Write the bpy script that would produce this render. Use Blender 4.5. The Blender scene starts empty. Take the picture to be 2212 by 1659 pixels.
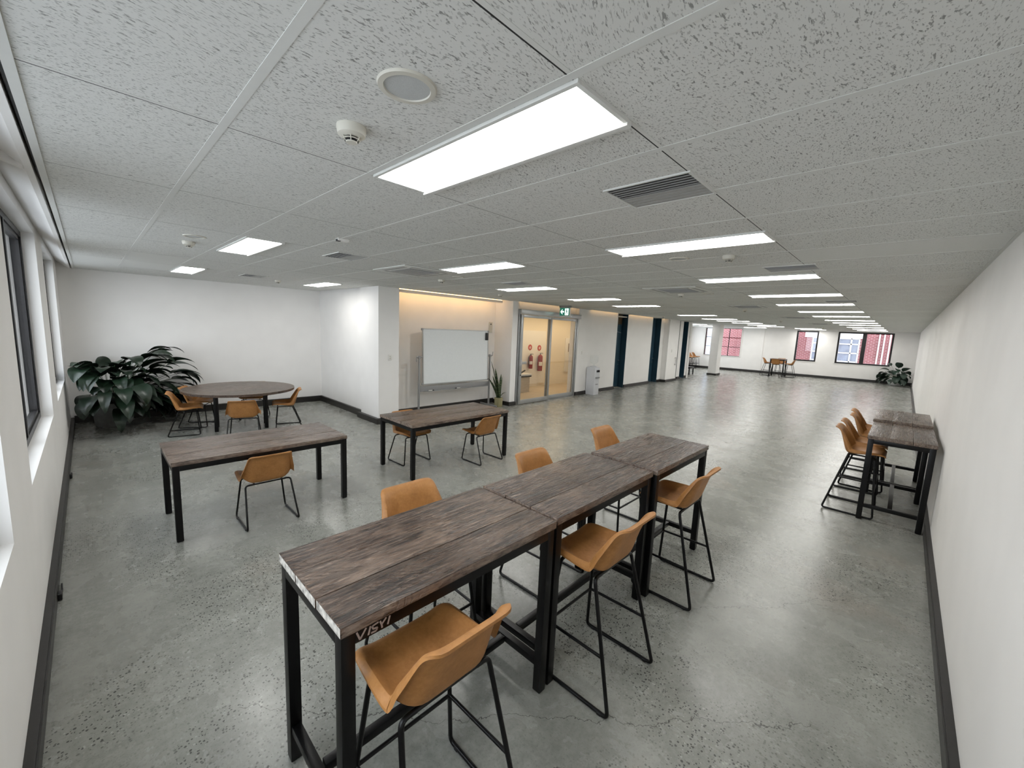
import bpy, bmesh, math, random
from mathutils import Vector, Matrix
PI = math.pi
R_ = random.Random(7)
SC = bpy.context.scene
COL = SC.collection
ZC = 2.715

# ------------------------------------------------------------------ materials
def new_mat(name):
    m = bpy.data.materials.new(name); m.use_nodes = True
    nt = m.node_tree; b = nt.nodes['Principled BSDF']
    return m, nt, b
def nd(nt, typ, **kw):
    n = nt.nodes.new(typ)
    for k, v in kw.items():
        if k == 'ins':
            for kk, vv in v.items(): n.inputs[kk].default_value = vv
        else: setattr(n, k, v)
    return n
def lk(nt, a, b): nt.links.new(a, b)
def simple(name, col, rough=.5, metal=0., spec=.5, noise=0., nscale=20., bump=0.):
    m, nt, b = new_mat(name)
    b.inputs['Base Color'].default_value = (*col, 1); b.inputs['Roughness'].default_value = rough
    b.inputs['Metallic'].default_value = metal; b.inputs['Specular IOR Level'].default_value = spec
    tc = nd(nt, 'ShaderNodeTexCoord')
    n = nd(nt, 'ShaderNodeTexNoise', ins={'Scale': nscale, 'Detail': 1.5})
    lk(nt, tc.outputs['Object'], n.inputs['Vector'])
    a = max(noise, .015)
    mr = nd(nt, 'ShaderNodeMapRange', ins={'From Min': .25, 'From Max': .75, 'To Min': 1 - a, 'To Max': 1 + a})
    lk(nt, n.outputs['Fac'], mr.inputs['Value'])
    mx = nd(nt, 'ShaderNodeMix', data_type='RGBA', blend_type='MULTIPLY', ins={'Factor': 1.0})
    mx.inputs['A'].default_value = (*col, 1)
    lk(nt, mr.outputs['Result'], mx.inputs['B']); lk(nt, mx.outputs['Result'], b.inputs['Base Color'])
    if bump:
        bp = nd(nt, 'ShaderNodeBump', ins={'Strength': bump, 'Distance': .004})
        lk(nt, n.outputs['Fac'], bp.inputs['Height']); lk(nt, bp.outputs['Normal'], b.inputs['Normal'])
    return m
def emit(name, col, s):
    m, nt, b = new_mat(name)
    b.inputs['Base Color'].default_value = (*col, 1)
    b.inputs['Emission Color'].default_value = (*col, 1); b.inputs['Emission Strength'].default_value = s
    return m
def math_(nt, op, a, b=None, c=None):
    n = nd(nt, 'ShaderNodeMath', operation=op)
    for i, x in enumerate((a, b, c)):
        if x is None: continue
        if isinstance(x, (int, float)): n.inputs[i].default_value = x
        else: lk(nt, x, n.inputs[i])
    return n.outputs[0]
def ramp(nt, fac, pts):
    r = nd(nt, 'ShaderNodeValToRGB'); e = r.color_ramp.elements
    while len(e) < len(pts): e.new(.5)
    for i, (p, c) in enumerate(pts):
        e[i].position = p; e[i].color = (*c, 1) if len(c) == 3 else c
    lk(nt, fac, r.inputs['Fac']); return r.outputs['Color']
def mix(nt, fac, a, b, bt='MIX'):
    n = nd(nt, 'ShaderNodeMix', data_type='RGBA', blend_type=bt)
    for s, x in (('Factor', fac), ('A', a), ('B', b)):
        if isinstance(x, (int, float)): n.inputs[s].default_value = x
        elif isinstance(x, tuple): n.inputs[s].default_value = (*x, 1)
        else: lk(nt, x, n.inputs[s])
    return n.outputs['Result']
def noise(nt, vec, scale, detail=3., rough=.5, dist=0.):
    n = nd(nt, 'ShaderNodeTexNoise', ins={'Scale': scale, 'Detail': detail, 'Roughness': rough, 'Distortion': dist})
    lk(nt, vec, n.inputs['Vector']); return n.outputs['Fac']
def mapping(nt, vec, scale, loc=(0, 0, 0)):
    n = nd(nt, 'ShaderNodeMapping'); n.inputs['Scale'].default_value = scale; n.inputs['Location'].default_value = loc
    lk(nt, vec, n.inputs['Vector']); return n.outputs['Vector']
G = lambda v: (v, v, v)

def mat_ceiling():
    m, nt, b = new_mat('mineral_fibre_tile')
    ob = nd(nt, 'ShaderNodeTexCoord').outputs['Object']
    # wandering direction
    wob = nd(nt, 'ShaderNodeTexNoise', ins={'Scale': 1.3, 'Detail': 1.0}); lk(nt, ob, wob.inputs['Vector'])
    wv = nd(nt, 'ShaderNodeVectorMath', operation='MULTIPLY_ADD')
    lk(nt, wob.outputs['Color'], wv.inputs[0]); wv.inputs[1].default_value = (.35, .35, 0); lk(nt, ob, wv.inputs[2])
    v = wv.outputs[0]
    f1 = noise(nt, mapping(nt, v, (48, 135, 1)), 1.0, 2.0, .6, .3)
    f2 = noise(nt, mapping(nt, v, (90, 170, 1), (3, 7, 0)), 1.0, 1.0, .5)
    big = ramp(nt, f1, [(.61, G(0)), (.665, G(1))])
    small = ramp(nt, f2, [(.60, G(0)), (.68, G(1))])
    # per-tile plainness
    sx = nd(nt, 'ShaderNodeSeparateXYZ'); lk(nt, ob, sx.inputs[0])
    tx = math_(nt, 'FLOOR', math_(nt, 'DIVIDE', math_(nt, 'ADD', sx.outputs[0], -.406), .59))
    ty = math_(nt, 'FLOOR', math_(nt, 'DIVIDE', math_(nt, 'ADD', sx.outputs[1], -.77), 1.18))
    cmb = nd(nt, 'ShaderNodeCombineXYZ'); lk(nt, tx, cmb.inputs[0]); lk(nt, ty, cmb.inputs[1])
    wn = nd(nt, 'ShaderNodeTexWhiteNoise', noise_dimensions='2D'); lk(nt, cmb.outputs[0], wn.inputs['Vector'])
    amt = ramp(nt, wn.outputs['Value'], [(.05, G(.10)), (.09, G(.85)), (1, G(1))])
    spk = math_(nt, 'MULTIPLY', math_(nt, 'MAXIMUM', math_(nt, 'MULTIPLY', big, .8), math_(nt, 'MULTIPLY', small, .45)), amt)
    tone = mix(nt, noise(nt, ob, .7, 1), (.68, .685, .66), (.74, .745, .72))
    lk(nt, mix(nt, spk, tone, (.17, .17, .162)), b.inputs['Base Color'])
    b.inputs['Roughness'].default_value = .95; b.inputs['Specular IOR Level'].default_value = .1
    bp = nd(nt, 'ShaderNodeBump', ins={'Strength': .25, 'Distance': .002}); bp.invert = True
    lk(nt, spk, bp.inputs['Height']); lk(nt, bp.outputs['Normal'], b.inputs['Normal'])
    return m

def mat_floor():
    m, nt, b = new_mat('polished_concrete')
    ob = nd(nt, 'ShaderNodeTexCoord').outputs['Object']
    n1 = noise(nt, ob, .55, 4, .62, .4); n2 = noise(nt, mapping(nt, ob, (3.2, 2.2, 1)), 1.0, 5, .65, .2); n3 = noise(nt, ob, 26, 3, .6)
    base = mix(nt, ramp(nt, n1, [(.3, G(0)), (.7, G(1))]), (.145, .147, .134), (.215, .218, .201))
    base = mix(nt, math_(nt, 'MULTIPLY', ramp(nt, n2, [(.2, G(1)), (.6, G(0))]), .25), base, (.105, .106, .098))
    base = mix(nt, math_(nt, 'MULTIPLY', ramp(nt, n2, [(.45, G(0)), (.8, G(1))]), .35), base, (.29, .29, .274))
    base = mix(nt, math_(nt, 'MULTIPLY', ramp(nt, n3, [(.35, G(0)), (.65, G(1))]), .38), base, (.26, .262, .244))
    n4 = noise(nt, mapping(nt, ob, (90, 70, 1)), 1.0, 2, .7)
    base = mix(nt, math_(nt, 'MULTIPLY', ramp(nt, n4, [(.56, G(0)), (.66, G(1))]), .35), base, (.10, .10, .094))
    # warm / rusty stains
    st = noise(nt, mapping(nt, ob, (1, 1, 1), (9, 4, 0)), 1.1, 3, .5)
    base = mix(nt, math_(nt, 'MULTIPLY', ramp(nt, st, [(.60, G(0)), (.72, G(1))]), .25), base, (.23, .19, .16))
    # exposed aggregate
    vo = nd(nt, 'ShaderNodeTexVoronoi', ins={'Scale': 78.0, 'Randomness': 1.0}); lk(nt, ob, vo.inputs['Vector'])
    sep = nd(nt, 'ShaderNodeSeparateColor'); lk(nt, vo.outputs['Color'], sep.inputs[0])
    dot = math_(nt, 'LESS_THAN', vo.outputs['Distance'], math_(nt, 'MULTIPLY_ADD', sep.outputs[1], .42, .10))
    patch = ramp(nt, noise(nt, mapping(nt, ob, (1, 1, 1), (2.3, 5.2, 0)), .85, 4, .6), [(.45, G(0)), (.55, G(1))])
    dk = math_(nt, 'MULTIPLY', math_(nt, 'MULTIPLY', dot, math_(nt, 'GREATER_THAN', sep.outputs[0], .50)), patch)
    lt = math_(nt, 'MULTIPLY', math_(nt, 'MULTIPLY', dot, math_(nt, 'LESS_THAN', sep.outputs[0], .12)), patch)
    base = mix(nt, math_(nt, 'MULTIPLY', dk, .85), base, (.03, .03, .028))
    base = mix(nt, math_(nt, 'MULTIPLY', lt, .25), base, (.48, .47, .44))
    # sparse dark pock marks
    vo2 = nd(nt, 'ShaderNodeTexVoronoi', ins={'Scale': 7.0}); lk(nt, ob, vo2.inputs['Vector'])
    s2 = nd(nt, 'ShaderNodeSeparateColor'); lk(nt, vo2.outputs['Color'], s2.inputs[0])
    pk = math_(nt, 'MULTIPLY', ramp(nt, vo2.outputs['Distance'], [(.045, G(1)), (.085, G(0))]), math_(nt, 'GREATER_THAN', s2.outputs[1], .9))
    base = mix(nt, math_(nt, 'MULTIPLY', pk, .5), base, (.05, .05, .047))
    # hairline cracks: lines a*x + b*y = c, wandering with noise
    sx = nd(nt, 'ShaderNodeSeparateXYZ'); lk(nt, ob, sx.inputs[0])
    wob = math_(nt, 'MULTIPLY', math_(nt, 'SUBTRACT', noise(nt, ob, 3.0, 5, .65), .5), .28)
    tot = None
    for (a, bb, c, t0, t1) in [(.7071, .7071, 1.865, -1.3, 1.7), (.6, .8, 2.50, 1.4, 3.6), (.75, .66, 1.62, .2, .9), (.2, .98, 3.6, 5, 12)]:
        d = math_(nt, 'ADD', math_(nt, 'ADD', math_(nt, 'MULTIPLY', sx.outputs[0], a), math_(nt, 'MULTIPLY', sx.outputs[1], bb)), -c)
        d = math_(nt, 'ABSOLUTE', math_(nt, 'ADD', d, wob))
        ln = math_(nt, 'LESS_THAN', d, .0022)
        t = math_(nt, 'SUBTRACT', math_(nt, 'MULTIPLY', sx.outputs[0], bb), math_(nt, 'MULTIPLY', sx.outputs[1], a))
        ln = math_(nt, 'MULTIPLY', ln, math_(nt, 'MULTIPLY', math_(nt, 'GREATER_THAN', t, t0), math_(nt, 'LESS_THAN', t, t1)))
        tot = ln if tot is None else math_(nt, 'MAXIMUM', tot, ln)
    base = mix(nt, 1.0, base, (1.48, 1.49, 1.46), 'MULTIPLY')
    n5 = noise(nt, mapping(nt, ob, (3.0, 5.5, 1), (4, 2, 0)), 1.0, 5, .7)
    base = mix(nt, 1.0, base, ramp(nt, n5, [(.3, G(.80)), (.7, G(1.0))]), 'MULTIPLY')
    base = mix(nt, math_(nt, 'MULTIPLY', tot, .75), base, (.05, .047, .043))
    lk(nt, base, b.inputs['Base Color'])
    rg = nd(nt, 'ShaderNodeMapRange', ins={'From Min': .3, 'From Max': .7, 'To Min': .22, 'To Max': .31}); lk(nt, n2, rg.inputs['Value'])
    lk(nt, rg.outputs['Result'], b.inputs['Roughness'])
    b.inputs['Specular IOR Level'].default_value = .40
    bp = nd(nt, 'ShaderNodeBump', ins={'Strength': .12, 'Distance': .003})
    lk(nt, math_(nt, 'ADD', n3, math_(nt, 'MULTIPLY', tot, -2.0)), bp.inputs['Height']); lk(nt, bp.outputs['Normal'], b.inputs['Normal'])
    return m

def mat_wood(name, dark, mid, light, contrast=1.0, edge=False, off=(0, 0, 0)):
    m, nt, b = new_mat(name)
    oi = nd(nt, 'ShaderNodeObjectInfo')
    tc = nd(nt, 'ShaderNodeTexCoord').outputs['Object']
    sh = nd(nt, 'ShaderNodeVectorMath', operation='MULTIPLY_ADD'); lk(nt, oi.outputs['Random'], sh.inputs[0]); sh.inputs[1].default_value = (13, 7, 3); lk(nt, tc, sh.inputs[2])
    ob = mapping(nt, sh.outputs[0], (1, 1, 1), off)
    g1 = noise(nt, mapping(nt, ob, (6.5, 46, 30)), 1.0, 5, .66, .9)
    g2 = noise(nt, mapping(nt, ob, (7, 95, 60)), 1.0, 4, .65, .3)
    g3 = noise(nt, mapping(nt, ob, (3.5, 5, 5)), 1.0, 4, .6, .4)
    c = ramp(nt, g1, [(.39, dark), (.47, mid), (.56, mid), (.67, light)])
    c = mix(nt, math_(nt, 'MULTIPLY', ramp(nt, g2, [(.49, G(0)), (.57, G(1))]), .85 * contrast), c, dark)
    c = mix(nt, math_(nt, 'MULTIPLY', ramp(nt, g3, [(.50, G(0)), (.72, G(1))]), .45), c, light)
    # curved saw marks
    sx = nd(nt, 'ShaderNodeSeparateXYZ'); lk(nt, ob, sx.inputs[0])
    ang = math_(nt, 'ADD', math_(nt, 'MULTIPLY', sx.outputs[0], 150), math_(nt, 'MULTIPLY', sx.outputs[1], 210))
    ang = math_(nt, 'ADD', ang, math_(nt, 'MULTIPLY', g3, 26))
    saw = ramp(nt, math_(nt, 'SINE', ang), [(.55, G(0)), (.95, G(1))])
    msk = ramp(nt, noise(nt, mapping(nt, ob, (2.6, 7, 5), (4, 1, 0)), 1.0, 2, .5), [(.55, G(0)), (.66, G(1))])
    sawm = math_(nt, 'MULTIPLY', math_(nt, 'MULTIPLY', saw, msk), .75)
    c = mix(nt, sawm, c, dark)
    if edge:
        e = noise(nt, mapping(nt, ob, (14, 60, 50)), 1.0, 5, .7)
        c = mix(nt, ramp(nt, e, [(.42, G(.1)), (.60, G(.85))]), c, (.27, .235, .20))
    c = mix(nt, 1.0, c, (.90, .80, .735), 'MULTIPLY')
    lk(nt, c, b.inputs['Base Color'])
    rg = nd(nt, 'ShaderNodeMapRange', ins={'From Min': .3, 'From Max': .7, 'To Min': .17, 'To Max': .42}); lk(nt, g2, rg.inputs['Value'])
    lk(nt, rg.outputs['Result'], b.inputs['Roughness'])
    bp = nd(nt, 'ShaderNodeBump', ins={'Strength': .8, 'Distance': .004})
    hh = math_(nt, 'SUBTRACT', math_(nt, 'ADD', g1, g2), math_(nt, 'MULTIPLY', sawm, .8))
    lk(nt, hh, bp.inputs['Height']); lk(nt, bp.outputs['Normal'], b.inputs['Normal'])
    return m

def mat_leather():
    m, nt, b = new_mat('tan_leather')
    ob = nd(nt, 'ShaderNodeTexCoord').outputs['Object']
    n1 = noise(nt, ob, 9, 5, .65); n2 = noise(nt, ob, 60, 4, .6); n3 = noise(nt, ob, 240, 2, .5)
    c = mix(nt, ramp(nt, n1, [(.3, G(0)), (.7, G(1))]), (.275, .118, .032), (.405, .185, .056))
    c = mix(nt, math_(nt, 'MULTIPLY', ramp(nt, n2, [(.4, G(0)), (.7, G(1))]), .35), c, (.48, .24, .080))
    lk(nt, c, b.inputs['Base Color']); b.inputs['Roughness'].default_value = .46
    b.inputs['Specular IOR Level'].default_value = .4
    bp = nd(nt, 'ShaderNodeBump', ins={'Strength': .12, 'Distance': .002}); lk(nt, n3, bp.inputs['Height']); lk(nt, bp.outputs['Normal'], b.inputs['Normal'])
    return m

def mat_brick():
    m, nt, b = new_mat('red_brick')
    ob = nd(nt, 'ShaderNodeTexCoord').outputs['Object']
    sx = nd(nt, 'ShaderNodeSeparateXYZ'); lk(nt, ob, sx.inputs[0])
    cm = nd(nt, 'ShaderNodeCombineXYZ'); lk(nt, sx.outputs[1], cm.inputs[0]); lk(nt, sx.outputs[2], cm.inputs[1])
    br = nd(nt, 'ShaderNodeTexBrick', ins={'Scale': 1.0, 'Mortar Size': .016, 'Brick Width': .24, 'Row Height': .086, 'Bias': -.2})
    br.inputs['Color1'].default_value = (.20, .030, .036, 1); br.inputs['Color2'].default_value = (.28, .062, .066, 1); br.inputs['Mortar'].default_value = (.44, .30, .31, 1)
    lk(nt, cm.outputs[0], br.inputs['Vector'])
    n = noise(nt, ob, 3, 4, .6)
    lk(nt, mix(nt, math_(nt, 'MULTIPLY', n, .4), br.outputs['Color'], (.30, .11, .12)), b.inputs['Base Color'])
    b.inputs['Roughness'].default_value = .9
    return m

def mat_leaf(name, c1, c2, rough=.34, stripes=False):
    m, nt, b = new_mat(name)
    ob = nd(nt, 'ShaderNodeTexCoord').outputs['Object']
    n = noise(nt, ob, 6, 3, .6)
    c = mix(nt, n, c1, c2)
    if stripes:
        z = noise(nt, mapping(nt, ob, (6, 6, 45)), 1.0, 3, .6, .5)
        c = mix(nt, ramp(nt, z, [(.48, G(0)), (.60, G(1))]), c, (.10, .13, .055))
    lk(nt, c, b.inputs['Base Color']); b.inputs['Roughness'].default_value = rough
    return m

def mat_glass(name, tint=(1, 1, 1), rough=0.0, ior=1.45):
    m, nt, b = new_mat(name)
    out = nt.nodes['Material Output']
    tr = nd(nt, 'ShaderNodeBsdfTransparent'); tr.inputs['Color'].default_value = (*tint, 1)
    gl = nd(nt, 'ShaderNodeBsdfGlossy'); gl.inputs['Roughness'].default_value = rough
    lw = nd(nt, 'ShaderNodeLayerWeight', ins={'Blend': .5})
    fz = math_(nt, 'MULTIPLY_ADD', math_(nt, 'POWER', lw.outputs['Facing'], 5.0), .92 if ior > 1.4 else .5, .04 if ior > 1.4 else .02)
    ms = nd(nt, 'ShaderNodeMixShader')
    lk(nt, fz, ms.inputs[0]); lk(nt, tr.outputs[0], ms.inputs[1]); lk(nt, gl.outputs[0], ms.inputs[2])
    lk(nt, ms.outputs[0], out.inputs['Surface']); nt.nodes.remove(b)
    return m

M = dict(
    ceiling=mat_ceiling(), floor=mat_floor(), leather=mat_leather(), brick=mat_brick(),
    wall=simple('white_wall_paint', (.85, .837, .818), .6, noise=.02, nscale=3, spec=.3),
    tbar=simple('white_ceiling_grid', (.68, .685, .66), .75, spec=.15),
    trunk=simple('charcoal_trunking', (.022, .0205, .019), .38, noise=.1),
    metal=simple('black_steel', (.003, .003, .0034), .34, spec=.28, noise=.25, nscale=14),
    dark=simple('dark_void', (.006, .006, .006), .9),
    shadowgap=simple('black_shadow_gap', (.02, .02, .02), .8),
    wood=mat_wood('weathered_plank', (.014, .0092, .007), (.086, .061, .047), (.24, .19, .152)),
    wood2=mat_wood('grey_brown_plank', (.035, .025, .019), (.122, .093, .074), (.23, .188, .15), .8),
    wood_b=mat_wood('weathered_plank_dark', (.012, .008, .006), (.066, .046, .035), (.21, .165, .13), off=(3, 1.7, 2)), wood_c=mat_wood('weathered_plank_pale', (.018, .012, .009), (.10, .073, .057), (.28, .225, .18), off=(7, 5.3, 1)),
    wood2_b=mat_wood('grey_brown_plank_dark', (.030, .021, .016), (.100, .075, .059), (.20, .162, .13), .8, off=(2, 3.3, 1)), wood2_c=mat_wood('grey_brown_plank_pale', (.04, .029, .022), (.142, .110, .089), (.25, .21, .17), .8, off=(5, 2.3, 4)),
    edge_w=simple('chalky_white_plank_end', (.37, .35, .315), .7, noise=.7, nscale=38),
    edge=mat_wood('worn_plank_edge', (.030, .022, .018), (.13, .10, .085), (.30, .27, .23), .5, True),
    white=simple('white_plastic', (.78, .77, .74), .4),
    cream=simple('cream_plastic', (.62, .60, .53), .45),
    grey=simple('grey_grille', (.36, .36, .35), .55, noise=.05, nscale=80),
    palegrey=simple('pale_grey_mesh', (.50, .515, .51), .7, noise=.08, nscale=300),
    midgrey=simple('mid_grey_metal', (.30, .30, .30), .45, metal=.3),
    alu=simple('silver_aluminium', (.42, .43, .43), .35, metal=.75),
    blackal=simple('black_window_frame', (.012, .011, .012), .4),
    blue=simple('dark_teal_paint', (.022, .058, .086), .32, noise=.08, nscale=4),
    steel=simple('brushed_steel', (.5, .5, .5), .3, metal=1.),
    board=simple('whiteboard_enamel', (.74, .77, .78), .22),
    black=simple('black_plastic', (.012, .012, .013), .45),
    red=simple('fire_red', (.24, .018, .020), .3),
    signred=simple('sign_red', (.48, .045, .032), .4),
    signwhite=simple('sign_white', (.8, .8, .78), .5),
    leaf=mat_leaf('dark_green_leaf', (.0045, .012, .006), (.012, .028, .015), .36),
    leaf2=mat_leaf('grey_green_leaf', (.018, .036, .026), (.045, .075, .055), .32),
    blade=mat_leaf('snake_plant_blade', (.012, .028, .012), (.030, .050, .020), .4, True),
    stem=simple('plant_stem', (.03, .06, .02), .5),
    soil=simple('potting_soil', (.03, .02, .014), .95, noise=.4, nscale=60),
    potgrey=simple('concrete_pot', (.28, .29, .29), .7, noise=.15, nscale=12),
    potbrass=simple('ribbed_gold_pot', (.42, .38, .22), .35, metal=.4),
    potwhite=simple('white_pot', (.72, .72, .72), .4),
    cooler=simple('cooler_plastic', (.66, .67, .70), .35),
    glass=mat_glass('window_glass'),
    bottle=mat_glass('clear_plastic', (.96, .97, .97), .05, 1.35),
    diff=emit('led_diffuser', (1.0, .985, .95), 11.0), diff2=emit('bright_led_diffuser', (1.0, .985, .95), 15.5),
    cove=emit('warm_led_strip', (1.0, .64, .30), 3.2),
    cove2=emit('warm_led_back_strip', (1.0, .64, .30), 8.0),
    exitg=emit('exit_green', (.012, .13, .085), .55),
    exitw=emit('exit_white', (.85, 1.0, .95), .95),
    creamwall=simple('lobby_paint', (.80, .74, .62), .6),
    lobbyfloor=simple('lobby_floor_finish', (.48, .40, .29), .45, noise=.1),
    paving=simple('outdoor_paving', (.30, .30, .30), .9, noise=.1, nscale=2),
    winblue=simple('neighbour_pane', (.30, .34, .42), .15, noise=.15, nscale=3),
    paleblue=simple('pale_blue_panel', (.42, .47, .56), .4, noise=.2, nscale=2),
    winwhite=simple('white_render', (.80, .80, .80), .7),
    brown=simple('brown_transom_panel', (.11, .066, .030), .3),
)

# ------------------------------------------------------------------ mesh helpers
def fillet(path, r, n=5):
    if r <= 0: return [Vector(p) for p in path]
    out = [Vector(path[0])]
    for i in range(1, len(path) - 1):
        p, a, c = Vector(path[i]), Vector(path[i - 1]), Vector(path[i + 1])
        u, w = (a - p), (c - p)
        d = min(r, u.length * .48, w.length * .48)
        s, e = p + u.normalized() * d, p + w.normalized() * d
        for k in range(n + 1):
            t = k / n
            out.append(s * (1 - t) ** 2 + p * 2 * t * (1 - t) + e * t * t)
    out.append(Vector(path[-1])); return out
class MB:
    def __init__(s): s.v = []; s.f = []; s.m = []
    def face(s, idx, m=0): s.f.append(tuple(idx)); s.m.append(m)
    def box(s, x0, x1, y0, y1, z0, z1, m=0):
        s.prism([(x0, y0), (x1, y0), (x1, y1), (x0, y1)], z0, z1, m); return s
    def prism(s, pts, z0, z1, m=0, mside=None):
        n = len(pts); b = len(s.v)
        s.v += [Vector((p[0], p[1], z0)) for p in pts] + [Vector((p[0], p[1], z1)) for p in pts]
        s.face([b + i for i in reversed(range(n))], m); s.face([b + n + i for i in range(n)], m)
        for i in range(n): s.face([b + i, b + (i + 1) % n, b + n + (i + 1) % n, b + n + i], m if mside is None else (mside[i] if isinstance(mside, list) else mside))
        return s
    def extr(s, pts, vec, m=0):       # planar polygon of 3D points extruded along vec
        n = len(pts); b = len(s.v); vec = Vector(vec)
        s.v += [Vector(p) for p in pts] + [Vector(p) + vec for p in pts]
        s.face([b + i for i in reversed(range(n))], m); s.face([b + n + i for i in range(n)], m)
        for i in range(n): s.face([b + i, b + (i + 1) % n, b + n + (i + 1) % n, b + n + i], m)
        return s
    def tube(s, path, r, n=10, fil=0., m=0, r1=None, segs=5):
        P = fillet(path, fil, segs); k = len(P)
        T = []
        for i in range(k):
            a = P[max(i - 1, 0)]; c = P[min(i + 1, k - 1)]; T.append((c - a).normalized())
        up = Vector((0, 0, 1)) if abs(T[0].z) < .9 else Vector((1, 0, 0))
        N = (up - T[0] * up.dot(T[0])).normalized(); b = len(s.v)
        for i in range(k):
            N = (N - T[i] * N.dot(T[i])).normalized(); B = T[i].cross(N)
            rr = r if r1 is None else r + (r1 - r) * i / (k - 1)
            for j in range(n):
                a = 2 * PI * j / n; s.v.append(P[i] + (N * math.cos(a) + B * math.sin(a)) * rr)
        for i in range(k - 1):
            for j in range(n):
                s.face([b + i * n + j, b + i * n + (j + 1) % n, b + (i + 1) * n + (j + 1) % n, b + (i + 1) * n + j], m)
        s.face([b + j for j in reversed(range(n))], m); s.face([b + (k - 1) * n + j for j in range(n)], m)
        return s
    def lathe(s, prof, n=32, c=(0, 0, 0), m=0, axis='z'):
        b = len(s.v); k = len(prof)
        for r, z in prof:
            for j in range(n):
                a = 2 * PI * j / n
                p = (r * math.cos(a), r * math.sin(a), z)
                if axis == 'y': p = (p[0], p[2], p[1])
                s.v.append(Vector(p) + Vector(c))
        for i in range(k - 1):
            for j in range(n): s.face([b + i * n + j, b + i * n + (j + 1) % n, b + (i + 1) * n + (j + 1) % n, b + (i + 1) * n + j], m)
        s.face([b + j for j in reversed(range(n))], m); s.face([b + (k - 1) * n + j for j in range(n)], m)
        return s
    def grid(s, rows, m=0):
        b = len(s.v); k = len(rows); n = len(rows[0])
        for r in rows: s.v += [Vector(p) for p in r]
        for i in range(k - 1):
            for j in range(n - 1): s.face([b + i * n + j, b + i * n + j + 1, b + (i + 1) * n + j + 1, b + (i + 1) * n + j], m)
        return s
    def xf(s, mat): s.v = [mat @ p for p in s.v]; return s
    def build(s, name, mats, parent=None, bevel=0., smooth=True, loc=None, recalc=True, rot=None):
        me = bpy.data.meshes.new(name)
        me.from_pydata([tuple(p) for p in s.v], [], s.f)
        if not isinstance(mats, (list, tuple)): mats = [mats]
        for mm in mats: me.materials.append(mm)
        for p, mi in zip(me.polygons, s.m): p.material_index = mi
        if recalc or bevel:
            bm = bmesh.new(); bm.from_mesh(me)
            if recalc: bmesh.ops.recalc_face_normals(bm, faces=bm.faces)
            if bevel: bmesh.ops.bevel(bm, geom=bm.edges[:], offset=bevel, segments=2, profile=.6, affect='EDGES', clamp_overlap=True)
            bm.to_mesh(me); bm.free()
        if smooth:
            me.shade_smooth(); me.set_sharp_from_angle(angle=math.radians(38))
        o = bpy.data.objects.new(name, me); COL.objects.link(o)
        if parent is not None: o.parent = parent
        if loc is not None: o.location = loc
        if rot is not None: o.rotation_euler = rot
        return o
def tag(o, label, cat, group=None):
    o['label'] = label; o['category'] = cat
    if group: o['group'] = group
    return o
def thing(name, label, cat, loc=(0, 0, 0), rotz=0., group=None):
    o = bpy.data.objects.new(name, None); COL.objects.link(o)
    o.empty_display_size = .1; o.location = loc; o.rotation_euler = (0, 0, rotz)
    return tag(o, label, cat, group)
def struct(name, mb, mats, bevel=0., smooth=False):
    o = mb.build(name, mats, bevel=bevel, smooth=smooth); o['kind'] = 'structure'; return o
def kids(o): return [c for c in bpy.data.objects if c.parent == o]
def dup(root, label, loc, rotz=0., group=None):
    ch = {}
    for o in bpy.data.objects:
        if o.parent: ch.setdefault(o.parent, []).append(o)
    def cp(o, par):
        c = o.copy(); COL.objects.link(c)
        if par is not None: c.parent = par
        for k in ch.get(o, []): cp(k, c)
        return c
    r = cp(root, None); r.location = loc; r.rotation_euler = (0, 0, rotz); r['label'] = label
    if group: r['group'] = group
    return r
ORD = ['nearest', 'second', 'third', 'fourth', 'fifth', 'sixth', 'seventh', 'eighth', 'ninth', 'tenth', 'eleventh', 'twelfth', 'thirteenth', 'fourteenth']
def wl(x): return 7.318 + .0312 * (x - 8)           # front face of the door wall
def fx(y): return 28.79 - .096 * (y - 4)            # inner face of the far wall

# ------------------------------------------------------------------ room shell
TOP = 3.06
XW = -.312; YR = -.415
struct('floor', MB().box(-.75, 31.5, -.75, 11.2, -.12, 0), M['floor'])

# window wall (negative x side)
wins = [(.35, 2.94), (3.88, 6.40), (7.36, 9.62)]
ZS, ZH = .885, 2.74
wm = MB(); ys = -.6
for a, b in wins:
    wm.box(XW - .26, XW, ys, a, -.1, TOP)
    wm.box(XW - .26, XW, a, b, -.1, ZS); wm.box(XW - .26, XW, a, b, ZH, TOP); ys = b
wm.box(XW - .26, XW, ys, 11.0, -.1, TOP)
struct('wall_window_side', wm, M['wall'])
struct('wall_right', MB().box(-.56, 30.0, YR - .2, YR, -.1, TOP), M['wall'])
BY = 10.52
struct('wall_back', MB().box(XW, 4.3, BY, BY + .2, -.1, TOP), M['wall'])
sw = MB().box(4.02, 4.3, 8.2, BY, -.1, TOP)
struct('wall_alcove', sw, M['wall'])
struct('wall_pier', MB().box(3.945, 4.395, 7.45, 8.2, -.1, TOP), M['wall'])
struct('wall_niche', MB().box(4.3, 7.62, 7.97, 8.2, -.1, TOP), M['wall'])
struct('wall_pillar', MB().box(7.575, 7.775, 7.33, 8.2, -.1, TOP), M['wall'])

def seg(mb, x0, x1, d0, d1, z0=-.1, z1=TOP, m=0):
    mb.prism([(x0, wl(x0) + d0), (x1, wl(x1) + d0), (x1, wl(x1) + d1), (x0, wl(x0) + d1)], z0, z1, m); return mb
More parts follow.
